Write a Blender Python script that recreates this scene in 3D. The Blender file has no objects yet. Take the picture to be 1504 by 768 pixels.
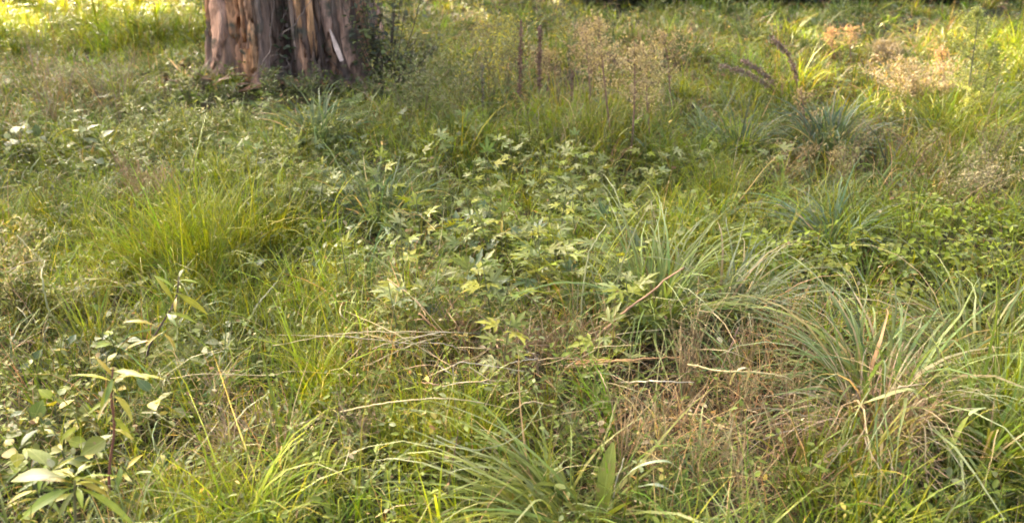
import bpy, math, random
import numpy as np
from mathutils import Vector, Matrix, Euler, Quaternion

R = math.radians
rng = np.random.default_rng(11)
random.seed(11)
scene = bpy.context.scene
COL = scene.collection

# ------------------------------------------------------------------ camera
W, H, F = 1504.0, 768.0, 1300.0
CX, CY = W / 2, H / 2
CAMZ, PITCH = 1.6, R(24.2)
SP, CP = math.sin(PITCH), math.cos(PITCH)
cam_data = bpy.data.cameras.new('camera')
cam_data.sensor_width = 36
cam_data.lens = 36 * F / W
cam_data.clip_end = 2000
cam_data.clip_start = 0.05
cam = bpy.data.objects.new('camera', cam_data)
cam.location = (0, 0, CAMZ)
cam.rotation_euler = (R(90) - PITCH, 0, 0)
COL.objects.link(cam)
scene.camera = cam
cam_data.dof.use_dof = True
cam_data.dof.focus_distance = 3.2
cam_data.dof.aperture_fstop = 3.0

# ------------------------------------------------------------------ sky, sun, exposure
SUN_AZ, SUN_EL = R(-38), R(26)          # from +Y, towards -X
world = bpy.data.worlds.new('World')
scene.world = world
world.use_nodes = True
wn = world.node_tree.nodes
sky = wn.new('ShaderNodeTexSky')
sky.sky_type = 'NISHITA'
sky.sun_disc = False
sky.sun_elevation = SUN_EL
sky.sun_rotation = SUN_AZ
sky.air_density = 0.4
sky.dust_density = 9.0
sky.ozone_density = 0.0
world.node_tree.links.new(sky.outputs[0], wn['Background'].inputs[0])
wn['Background'].inputs[1].default_value = 0.13
sun_dir = Vector((math.sin(SUN_AZ) * math.cos(SUN_EL), math.cos(SUN_AZ) * math.cos(SUN_EL), math.sin(SUN_EL)))
sd = bpy.data.lights.new('sun', 'SUN')
sd.energy = 3.1
sd.angle = R(0.6)
sd.color = (1.0, 0.80, 0.50)
sun = bpy.data.objects.new('sun', sd)
sun.rotation_euler = (-sun_dir).to_track_quat('-Z', 'Y').to_euler()
sun.location = (-10, 15, 20)
COL.objects.link(sun)
vs = scene.view_settings
vs.view_transform = 'Standard'
vs.look = 'None'
vs.gamma = 1
vs.exposure = 3.72
vs.use_curve_mapping = False
scene.cycles.use_denoising = True
scene.cycles.max_bounces = 6
scene.cycles.diffuse_bounces = 2
scene.cycles.transmission_bounces = 5
scene.cycles.transparent_max_bounces = 8
scene.cycles.pixel_filter_type = 'BLACKMAN_HARRIS'
scene.cycles.filter_width = 1.7

# ------------------------------------------------------------------ ground geometry helpers
def vnoise(x, y, seed=0):                       # value noise
    xi, yi = np.floor(x).astype(int), np.floor(y).astype(int)
    fx, fy = x - xi, y - yi
    fx, fy = fx * fx * (3 - 2 * fx), fy * fy * (3 - 2 * fy)
    def hsh(a, b):
        n = (a * 374761393 + b * 668265263 + seed * 982451653) & 0x7fffffff
        n = ((n ^ (n >> 13)) * 1274126177) & 0x7fffffff
        return ((n ^ (n >> 16)) & 0xffff) / 65535.0
    return ((hsh(xi, yi) * (1 - fx) + hsh(xi + 1, yi) * fx) * (1 - fy)
            + (hsh(xi, yi + 1) * (1 - fx) + hsh(xi + 1, yi + 1) * fx) * fy)

def hgt(x, y):
    x = np.asarray(x, float); y = np.asarray(y, float)
    h = (0.022 * np.sin(1.7 * x + 0.6 * y + 0.4) + 0.018 * np.sin(2.3 * y - 1.1 * x + 2.0)
         + 0.012 * np.sin(4.1 * x + 3.3 * y)
         + 0.10 * (vnoise(x * 1.35 + 20, y * 1.35 + 40, 41) - 0.5) + 0.05 * (vnoise(x * 2.9 + 7, y * 2.9 + 3, 42) - 0.5))
    f = np.clip((18 - np.abs(y)) / 4, 0, 1) * np.clip((14 - np.abs(x)) / 4, 0, 1)
    return h * f

def gp(u, v):                                   # ground point under a photo pixel
    z = 0.0
    for _ in range(4):
        dx, dy = (u - CX) / F, -(v - CY) / F
        d = (dx, CP + dy * SP, -SP + dy * CP)
        t = (z - CAMZ) / d[2]
        x, y = d[0] * t, d[1] * t
        z = float(hgt(x, y))
    return Vector((x, y, z))

def at_dist(u, v, y):                           # point on a pixel's ray at ground distance y
    dx, dy = (u - CX) / F, -(v - CY) / F
    d = Vector((dx, CP + dy * SP, -SP + dy * CP))
    t = y / d.y
    return Vector((0, 0, CAMZ)) + d * t

def proj(x, y, z=0.0):
    fw = y * CP - (z - CAMZ) * SP
    up = y * SP + (z - CAMZ) * CP
    return CX + F * x / fw, CY - F * up / fw

def mpp(y):                                     # metres per pixel at ground distance y
    return (y * CP + CAMZ * SP) / F

# ------------------------------------------------------------------ object helpers
def tag(o, label=None, cat=None, group=None, kind=None):
    if label: o['label'] = label
    if cat: o['category'] = cat
    if group: o['group'] = group
    if kind: o['kind'] = kind
    return o

def thing(name, label, cat, loc, group=None):
    o = bpy.data.objects.new(name, None)
    o.empty_display_size = 0.05
    o.location = loc
    COL.objects.link(o)
    return tag(o, label, cat, group)

def link(name, me, parent=None):
    o = bpy.data.objects.new(name, me)
    COL.objects.link(o)
    if parent is not None:
        o.parent = parent
    return o

def np_mesh(name, verts, quads=None, tris=None, cols=None, mat=None, smooth=True):
    me = bpy.data.meshes.new(name)
    verts = np.asarray(verts, np.float32).reshape(-1, 3)
    nq = 0 if quads is None else len(quads)
    nt = 0 if tris is None else len(tris)
    me.vertices.add(len(verts))
    me.vertices.foreach_set('co', verts.ravel())
    parts = []
    if nq: parts.append(np.asarray(quads, np.int32).ravel())
    if nt: parts.append(np.asarray(tris, np.int32).ravel())
    lv = np.concatenate(parts)
    me.loops.add(len(lv))
    me.loops.foreach_set('vertex_index', lv)
    tot = np.concatenate([np.full(nq, 4, np.int32), np.full(nt, 3, np.int32)])
    st = np.concatenate([[0], np.cumsum(tot)[:-1]]).astype(np.int32)
    me.polygons.add(nq + nt)
    me.polygons.foreach_set('loop_start', st)
    me.polygons.foreach_set('loop_total', tot)
    me.polygons.foreach_set('use_smooth', np.full(nq + nt, smooth))
    if cols is not None:
        a = me.attributes.new('Col', 'FLOAT_COLOR', 'POINT')
        c = np.ones((len(verts), 4), np.float32)
        c[:, :3] = cols
        a.data.foreach_set('color', c.ravel())
    me.update(calc_edges=True)
    if mat: me.materials.append(mat)
    return me

class Bag:                                      # collects baked vectorised pieces
    def __init__(s): s.v = []; s.q = []; s.t = []; s.c = []; s.n = 0
    def add(s, v, q=None, t=None, c=(0.1, 0.1, 0.1)):
        v = np.asarray(v, float).reshape(-1, 3)
        if q is not None and len(q): s.q.append(np.asarray(q) + s.n)
        if t is not None and len(t): s.t.append(np.asarray(t) + s.n)
        c = np.asarray(c, float)
        s.c.append(np.broadcast_to(c, (len(v), 3)) if c.ndim == 1 else c)
        s.v.append(v); s.n += len(v)
    def mesh(s, name, mat, origin=None, smooth=True):
        v = np.concatenate(s.v)
        if origin is not None: v = v - np.asarray(origin)[None, :]
        return np_mesh(name, v, np.concatenate(s.q) if s.q else None, np.concatenate(s.t) if s.t else None,
                       np.concatenate(s.c), mat, smooth)

def blades(bag, root, L, w, az, th0, droop, col, nseg=4, tipcol=None, kink=0.0, shape=1.0):
    """ribbons: root (N,3); all other arrays (N,)"""
    n = len(root)
    L, w, az, th0, droop = [np.broadcast_to(np.asarray(a, float), (n,)) for a in (L, w, az, th0, droop)]
    s = np.linspace(0, 1, nseg + 1)
    pos = np.zeros((n, nseg + 1, 3)); pos[:, 0] = root
    roll = rng.normal(0, 0.5, n)
    wob = rng.normal(0, 1, (n, nseg + 1)) * 0.12
    azs = az[:, None] + np.cumsum(wob, 1)
    for k in range(1, nseg + 1):
        sm = (s[k] + s[k - 1]) / 2
        th = np.minimum(th0 + droop * sm ** 1.4, 2.75)
        ds = L / nseg
        pos[:, k, 0] = pos[:, k - 1, 0] + ds * np.sin(th) * np.sin(azs[:, k])
        pos[:, k, 1] = pos[:, k - 1, 1] + ds * np.sin(th) * np.cos(azs[:, k])
        pos[:, k, 2] = pos[:, k - 1, 2] + ds * np.cos(th)
    gz = hgt(pos[:, :, 0], pos[:, :, 1]) + 0.006
    pos[:, :, 2] = np.maximum(pos[:, :, 2], gz)
    prof = np.maximum((1 - s ** 2.2) * (0.65 + 0.35 * np.sin(np.pi * np.minimum(s * 1.4 + .15, 1))), 0.04) * shape
    side = np.stack([np.cos(az) * np.cos(roll), -np.sin(az) * np.cos(roll), np.sin(roll)], -1)
    off = side[:, None, :] * (prof[None, :, None] * w[:, None, None] * 0.5)
    V = np.stack([pos - off, pos + off], 2).reshape(n, -1, 3)
    per = 2 * (nseg + 1)
    base = (np.arange(n) * per)[:, None, None]
    k = np.arange(nseg) * 2
    q = np.stack([k, k + 1, k + 3, k + 2], -1)[None] + base
    col = np.asarray(col, float)
    if col.ndim == 1: col = np.broadcast_to(col, (n, 3))
    C = np.repeat(col[:, None, :], nseg + 1, 1)
    if tipcol is not None:
        m = np.clip(s * 1.6 - 0.6, 0, 1)[None, :, None]
        C = C * (1 - m) + np.asarray(tipcol)[..., None, :] * m if np.ndim(tipcol) == 2 else C * (1 - m) + np.asarray(tipcol) * m
    C = np.repeat(C[:, :, None, :], 2, 2).reshape(n, -1, 3)
    bag.add(V.reshape(-1, 3), q.reshape(-1, 4), None, C.reshape(-1, 3))

def rot_frames(az, pitch, roll):
    """(N,3,3): local x = side, y = along leaf, z = leaf normal"""
    ca, sa, cp_, sp_, cr, sr = np.cos(az), np.sin(az), np.cos(pitch), np.sin(pitch), np.cos(roll), np.sin(roll)
    y = np.stack([sa * cp_, ca * cp_, sp_], -1)
    x0 = np.stack([ca, -sa, np.zeros_like(ca)], -1)
    z0 = np.cross(x0, y)
    x = x0 * cr[:, None] + z0 * sr[:, None]
    z = np.cross(x, y)
    return np.stack([x, y, z], -1)

def bake(bag, tv, tq, tt, pos, frames, scale, col):
    n = len(pos); m = len(tv)
    scale = np.broadcast_to(np.asarray(scale, float), (n,))
    V = np.einsum('nij,mj->nmi', frames, tv) * scale[:, None, None] + pos[:, None, :]
    b = (np.arange(n) * m)[:, None, None]
    q = (np.asarray(tq)[None] + b).reshape(-1, 4) if tq is not None and len(tq) else None
    t = (np.asarray(tt)[None] + b).reshape(-1, 3) if tt is not None and len(tt) else None
    col = np.asarray(col, float)
    if col.ndim == 1: col = np.broadcast_to(col, (n, 3))
    bag.add(V.reshape(-1, 3), q, t, np.repeat(col, m, 0))

def tube(bag, pts, rad, col, sides=5):
    pts = [Vector(p) for p in pts]
    n = len(pts)
    rad = [rad] * n if np.isscalar(rad) else list(rad)
    vs_, qs = [], []
    ref = Vector((0.31, 0.52, 0.79))
    for i, p in enumerate(pts):
        d = (pts[min(i + 1, n - 1)] - pts[max(i - 1, 0)])
        d = d.normalized() if d.length > 1e-9 else Vector((0, 0, 1))
        a = d.cross(ref)
        if a.length < 0.15: a = d.cross(Vector((1, 0, 0)))
        a.normalize(); b = d.cross(a)
        for k in range(sides):
            t = 2 * math.pi * k / sides
            vs_.append(p + (a * math.cos(t) + b * math.sin(t)) * rad[i])
    for i in range(n - 1):
        for k in range(sides):
            k2 = (k + 1) % sides
            qs.append((i * sides + k, i * sides + k2, (i + 1) * sides + k2, (i + 1) * sides + k))
    m = len(vs_)
    vs_.append(pts[0]); vs_.append(pts[-1])
    ts = []
    for k in range(sides):
        k2 = (k + 1) % sides
        ts.append((m, k2, k)); ts.append((m + 1, (n - 1) * sides + k, (n - 1) * sides + k2))
    bag.add([tuple(v) for v in vs_], qs, ts, col)

def smooth_line(pts, n=12):
    pts = [Vector(p) for p in pts]
    if len(pts) < 3:
        return [pts[0].lerp(pts[-1], i / (n - 1)) for i in range(n)]
    out = []
    P = [pts[0] * 2 - pts[1]] + pts + [pts[-1] * 2 - pts[-2]]
    per = max(2, n // (len(pts) - 1))
    for i in range(1, len(P) - 2):
        for k in range(per):
            t = k / per
            a, b, c, d = P[i - 1], P[i], P[i + 1], P[i + 2]
            out.append(0.5 * ((2 * b) + (c - a) * t + (2 * a - 5 * b + 4 * c - d) * t * t + (3 * b - a - 3 * c + d) * t ** 3))
    out.append(pts[-1])
    return out

# ------------------------------------------------------------------ materials
def leaf_material(name, color=None, transl=0.30, rough=0.40, spec=0.32, var=0.25, hue=0.02):
    m = bpy.data.materials.new(name); m.use_nodes = True
    nt = m.node_tree; n = nt.nodes; l = nt.links
    p = n['Principled BSDF']; out = n['Material Output']
    p.inputs['Roughness'].default_value = rough
    p.inputs['Specular IOR Level'].default_value = spec
    geo = n.new('ShaderNodeNewGeometry')
    noi = n.new('ShaderNodeTexNoise'); noi.inputs['Scale'].default_value = 38; noi.inputs['Detail'].default_value = 3
    l.new(geo.outputs['Position'], noi.inputs['Vector'])
    hs = n.new('ShaderNodeHueSaturation')
    if color is None:
        a = n.new('ShaderNodeAttribute'); a.attribute_name = 'Col'
        l.new(a.outputs['Color'], hs.inputs['Color'])
    else:
        hs.inputs['Color'].default_value = (*color, 1)
        oi = n.new('ShaderNodeObjectInfo')
        mh = n.new('ShaderNodeMapRange'); mh.inputs[3].default_value = 0.5 - hue; mh.inputs[4].default_value = 0.5 + hue
        l.new(oi.outputs['Random'], mh.inputs[0]); l.new(mh.outputs[0], hs.inputs['Hue'])
    mv = n.new('ShaderNodeMapRange'); mv.inputs[1].default_value = 0.25; mv.inputs[2].default_value = 0.75
    mv.inputs[3].default_value = 1 - var; mv.inputs[4].default_value = 1 + var
    l.new(noi.outputs['Fac'], mv.inputs[0]); l.new(mv.outputs[0], hs.inputs['Value'])
    csock = hs.outputs[0]
    if color is not None:
        tc = n.new('ShaderNodeTexCoord'); sx = n.new('ShaderNodeSeparateXYZ'); l.new(tc.outputs['Generated'], sx.inputs[0])
        d = n.new('ShaderNodeMath'); d.operation = 'SUBTRACT'; d.inputs[1].default_value = 0.5; l.new(sx.outputs[0], d.inputs[0])
        ab = n.new('ShaderNodeMath'); ab.operation = 'ABSOLUTE'; l.new(d.outputs[0], ab.inputs[0])
        mr = n.new('ShaderNodeMapRange'); mr.inputs[1].default_value = 0.015; mr.inputs[2].default_value = 0.05; mr.inputs[3].default_value = 1; mr.inputs[4].default_value = 0
        l.new(ab.outputs[0], mr.inputs[0])
        sv = n.new('ShaderNodeMath'); sv.operation = 'MULTIPLY_ADD'; sv.inputs[1].default_value = -0.9; l.new(ab.outputs[0], sv.inputs[0]); l.new(sx.outputs[1], sv.inputs[2])
        wv = n.new('ShaderNodeMath'); wv.operation = 'MULTIPLY'; wv.inputs[1].default_value = 44; l.new(sv.outputs[0], wv.inputs[0])
        sn = n.new('ShaderNodeMath'); sn.operation = 'SINE'; l.new(wv.outputs[0], sn.inputs[0])
        m2 = n.new('ShaderNodeMapRange'); m2.inputs[1].default_value = 0.75; m2.inputs[2].default_value = 1.0; m2.inputs[3].default_value = 0; m2.inputs[4].default_value = 0.5
        l.new(sn.outputs[0], m2.inputs[0])
        mxv = n.new('ShaderNodeMath'); mxv.operation = 'MAXIMUM'; l.new(mr.outputs[0], mxv.inputs[0]); l.new(m2.outputs[0], mxv.inputs[1])
        vm = n.new('ShaderNodeMix'); vm.data_type = 'RGBA'; vm.blend_type = 'MIX'
        sc_ = n.new('ShaderNodeMath'); sc_.operation = 'MULTIPLY'; sc_.inputs[1].default_value = 0.45; l.new(mxv.outputs[0], sc_.inputs[0]); l.new(sc_.outputs[0], vm.inputs[0])
        l.new(csock, vm.inputs[6]); vm.inputs[7].default_value = (min(1, color[0] * 1.6 + .05), min(1, color[1] * 1.5 + .05), min(1, color[2] * 1.8 + .03), 1)
        sp = n.new('ShaderNodeTexNoise'); sp.inputs['Scale'].default_value = 60; sp.inputs['Detail'].default_value = 2; l.new(geo.outputs['Position'], sp.inputs['Vector'])
        rp = n.new('ShaderNodeMapRange'); rp.inputs[1].default_value = 0.66; rp.inputs[2].default_value = 0.72; rp.inputs[4].default_value = 0.75; l.new(sp.outputs['Fac'], rp.inputs[0])
        bm = n.new('ShaderNodeMix'); bm.data_type = 'RGBA'; l.new(rp.outputs[0], bm.inputs[0]); l.new(vm.outputs[2], bm.inputs[6]); bm.inputs[7].default_value = (0.20, 0.13, 0.06, 1)
        csock = bm.outputs[2]
    l.new(csock, p.inputs['Base Color'])
    tr = n.new('ShaderNodeBsdfTranslucent')
    mx = n.new('ShaderNodeMix'); mx.data_type = 'RGBA'; mx.blend_type = 'MULTIPLY'; mx.inputs[0].default_value = 1
    l.new(csock, mx.inputs[6]); mx.inputs[7].default_value = (1.35, 1.25, 0.55, 1)
    l.new(mx.outputs[2], tr.inputs['Color'])
    ms = n.new('ShaderNodeMixShader'); ms.inputs[0].default_value = transl
    l.new(p.outputs[0], ms.inputs[1]); l.new(tr.outputs[0], ms.inputs[2]); l.new(ms.outputs[0], out.inputs['Surface'])
    return m

def dry_material(name, rough=0.75, var=0.3):
    m = bpy.data.materials.new(name); m.use_nodes = True
    nt = m.node_tree; n = nt.nodes; l = nt.links
    p = n['Principled BSDF']
    p.inputs['Roughness'].default_value = rough
    p.inputs['Specular IOR Level'].default_value = 0.2
    a = n.new('ShaderNodeAttribute'); a.attribute_name = 'Col'
    geo = n.new('ShaderNodeNewGeometry')
    noi = n.new('ShaderNodeTexNoise'); noi.inputs['Scale'].default_value = 30; noi.inputs['Detail'].default_value = 4
    l.new(geo.outputs['Position'], noi.inputs['Vector'])
    mv = n.new('ShaderNodeMapRange'); mv.inputs[1].default_value = 0.25; mv.inputs[2].default_value = 0.75
    mv.inputs[3].default_value = 1 - var; mv.inputs[4].default_value = 1 + var
    hs = n.new('ShaderNodeHueSaturation')
    l.new(noi.outputs['Fac'], mv.inputs[0]); l.new(mv.outputs[0], hs.inputs['Value'])
    l.new(a.outputs['Color'], hs.inputs['Color']); l.new(hs.outputs[0], p.inputs['Base Color'])
    return m

GRASS = leaf_material('grass_blade', transl=0.32, rough=0.42, spec=0.24)
LEAFY = leaf_material('small_leaf', transl=0.30, rough=0.48, spec=0.20)
DRY = dry_material('dry_stem')
FLUFF = leaf_material('seed_fluff', transl=0.45, rough=0.8, spec=0.1)
HERB = {
    'mid': leaf_material('herb_mid_green', (0.125, 0.160, 0.022), hue=0.03),
    'lime': leaf_material('herb_lime_green', (0.200, 0.232, 0.014), hue=0.03),
    'pale': leaf_material('herb_pale_green', (0.180, 0.208, 0.055), transl=0.25, hue=0.02),
    'deep': leaf_material('herb_deep_green', (0.055, 0.088, 0.022), hue=0.02),
    'yellow': leaf_material('herb_yellow_green', (0.27, 0.235, 0.018), hue=0.025),
    'white': leaf_material('herb_whitish', (0.22, 0.24, 0.12), transl=0.25, hue=0.02),
    'tan': leaf_material('herb_withered', (0.20, 0.125, 0.06), transl=0.25, hue=0.03),
    'flower': leaf_material('petal_yellow', (0.62, 0.46, 0.02), hue=0.02),
}

def soil_material():
    m = bpy.data.materials.new('leaf_litter_soil'); m.use_nodes = True
    nt = m.node_tree; n = nt.nodes; l = nt.links
    p = n['Principled BSDF']; p.inputs['Roughness'].default_value = 0.95
    p.inputs['Specular IOR Level'].default_value = 0.1
    geo = n.new('ShaderNodeNewGeometry')
    a = n.new('ShaderNodeTexNoise'); a.inputs['Scale'].default_value = 2.2; a.inputs['Detail'].default_value = 6
    b = n.new('ShaderNodeTexNoise'); b.inputs['Scale'].default_value = 55; b.inputs['Detail'].default_value = 6
    for t in (a, b): l.new(geo.outputs['Position'], t.inputs['Vector'])
    r1 = n.new('ShaderNodeValToRGB')
    r1.color_ramp.elements[0].position = 0.35; r1.color_ramp.elements[0].color = (0.036, 0.036, 0.016, 1)
    r1.color_ramp.elements[1].position = 0.68; r1.color_ramp.elements[1].color = (0.075, 0.055, 0.032, 1)
    l.new(a.outputs['Fac'], r1.inputs[0])
    mx = n.new('ShaderNodeMix'); mx.data_type = 'RGBA'; mx.blend_type = 'OVERLAY'; mx.inputs[0].default_value = 0.8
    l.new(r1.outputs[0], mx.inputs[6]); l.new(b.outputs['Color'], mx.inputs[7])
    l.new(mx.outputs[2], p.inputs['Base Color'])
    bp = n.new('ShaderNodeBump'); bp.inputs['Strength'].default_value = 0.9; bp.inputs['Distance'].default_value = 0.03
    l.new(b.outputs['Fac'], bp.inputs['Height']); l.new(bp.outputs[0], p.inputs['Normal'])
    return m
SOIL = soil_material()

# ------------------------------------------------------------------ ground
def build_ground():
    xs = np.concatenate([-np.geomspace(400, 12, 12), np.arange(-11.5, 11.6, 0.12), np.geomspace(12, 400, 12)])
    ys = np.concatenate([-np.geomspace(400, 3, 12), np.arange(-2.5, 17, 0.12), np.geomspace(17.5, 600, 14)])
    X, Y = np.meshgrid(xs, ys)
    Z = hgt(X, Y)
    V = np.stack([X, Y, Z], -1).reshape(-1, 3)
    nx, ny = len(xs), len(ys)
    i = (np.arange(ny - 1)[:, None] * nx + np.arange(nx - 1)[None]).ravel()
    q = np.stack([i, i + 1, i + nx + 1, i + nx], -1)
    o = link('ground', np_mesh('ground', V, q, None, None, SOIL))
    tag(o, 'uneven litter-strewn soil under the overgrown meadow', 'ground', kind='structure')
build_ground()

# ------------------------------------------------------------------ where each kind of growth stands (photo pixels -> ground)
def blob(u, v, bl):
    s = np.zeros_like(u)
    for (cu, cv, ru, rv, a) in bl:
        s += a * np.exp(-(((u - cu) / ru) ** 2 + ((v - cv) / rv) ** 2))
    return s

LUSH = [(300, 350, 170, 85, 1.8), (120, 330, 120, 70, .6), (470, 575, 60, 40, 1.2), (700, 640, 110, 50, 1.0), (560, 640, 90, 50, .8),
        (280, 755, 120, 40, 1.3), (1470, 610, 70, 70, 1.3), (1050, 290, 80, 50, .8), (650, 250, 120, 50, .6), (860, 190, 150, 50, .5),
        (1120, 150, 200, 80, .2), (900, 60, 300, 50, .1), (1300, 190, 130, 50, .3), (130, 480, 60, 60, 1.0), (960, 330, 80, 40, .5),
        (420, 460, 110, 50, .9), (1130, 470, 60, 30, .6), (550, 230, 130, 40, .4), (110, 30, 190, 35, 4.5), (1490, 90, 60, 40, 3), (1405, 195, 70, 22, 3)]
HERBZ = [(755, 425, 150, 75, 1), (810, 305, 165, 50, 1), (1405, 410, 120, 60, 1), (1140, 405, 110, 28, 1), (400, 265, 190, 32, .7), (85, 690, 130, 110, .9), (250, 535, 80, 30, .7)]
BROWN = [(740, 510, 150, 45, 2.4), (640, 420, 70, 30, .5), (1090, 620, 130, 110, 2.2), (380, 650, 130, 60, 1.3), (640, 560, 90, 40, 1.0),
         (950, 640, 120, 50, 1.1), (1290, 230, 160, 25, 1.0), (900, 130, 120, 70, .6), (90, 130, 110, 60, .8), (1150, 90, 300, 60, .5), (750, 60, 200, 50, .4), (60, 430, 70, 50, .8),
         (30, 600, 60, 70, .6), (1400, 290, 120, 22, 1.2), (1330, 640, 70, 60, 1.0), (230, 290, 50, 20, 1.0), (1180, 255, 60, 14, 1.2)]
DULL = [(420, 190, 150, 60, 1.0), (540, 290, 120, 50, .9), (150, 190, 200, 80, .7), (1250, 330, 120, 50, .5), (1080, 210, 120, 40, .8),
        (620, 150, 60, 50, .9), (1230, 40, 350, 40, .9), (700, 470, 120, 50, .4), (1420, 660, 90, 80, .7), (1010, 730, 200, 50, .6)]
COVER = [(1410, 385, 120, 55, 2.4), (1140, 395, 120, 28, 2.0), (1040, 330, 90, 40, 1.0), (740, 400, 130, 70, 1.3), (810, 270, 140, 40, 1.0),
         (80, 640, 120, 120, .3), (250, 530, 100, 40, .7), (330, 200, 170, 60, 1.0), (110, 420, 90, 40, .8), (1420, 740, 130, 40, 1.2),
         (640, 650, 160, 50, .8), (420, 720, 120, 50, .6), (60, 230, 90, 50, .7), (1120, 740, 120, 30, .8), (880, 610, 90, 40, .9), (450, 520, 90, 40, .9),
         (560, 400, 80, 50, .8)]
TRUNK_C = Vector((-1.71, 7.2, 0.0))

def sample_ground(n, ymin, ymax):
    y = rng.uniform(ymin, ymax, n)
    half = 0.6 * (y * CP + CAMZ * SP) + 0.7
    keep = rng.uniform(0, 1, n) < half / (0.6 * (ymax * CP + CAMZ * SP) + 0.7)
    y = y[keep]; half = half[keep]
    x = rng.uniform(-1, 1, len(y)) * half
    d = ((x - TRUNK_C.x) / 0.66) ** 2 + ((y - TRUNK_C.y) / 0.6) ** 2
    k = d > 0.95
    return x[k], y[k]

def jitter_cols(base, n, hv=0.18, vv=0.28):
    base = np.asarray(base, float)
    k = np.clip(1 + rng.normal(0, vv, (n, 1)), 0.45, 1.8)
    h = 1 + rng.normal(0, hv, (n, 3)) * np.array([1.0, 0.35, 0.8])
    return np.clip(base * k * h, 0.004, 0.8)

SPEC = {  # length, width, lean sd, droop mean, colour
    'lush': (0.190, 0.0050, 0.34, 1.00, (0.180, 0.225, 0.012)),
    'dull': (0.175, 0.0048, 0.50, 1.45, (0.099, 0.136, 0.020)),
    'grey': (0.230, 0.0060, 0.50, 1.75, (0.135, 0.162, 0.055)),
    'dry': (0.200, 0.0034, 0.80, 1.1, (0.36, 0.27, 0.13)),
    'brown': (0.200, 0.0028, 0.65, 0.5, (0.22, 0.14, 0.072)),
}
names = list(SPEC)

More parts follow.
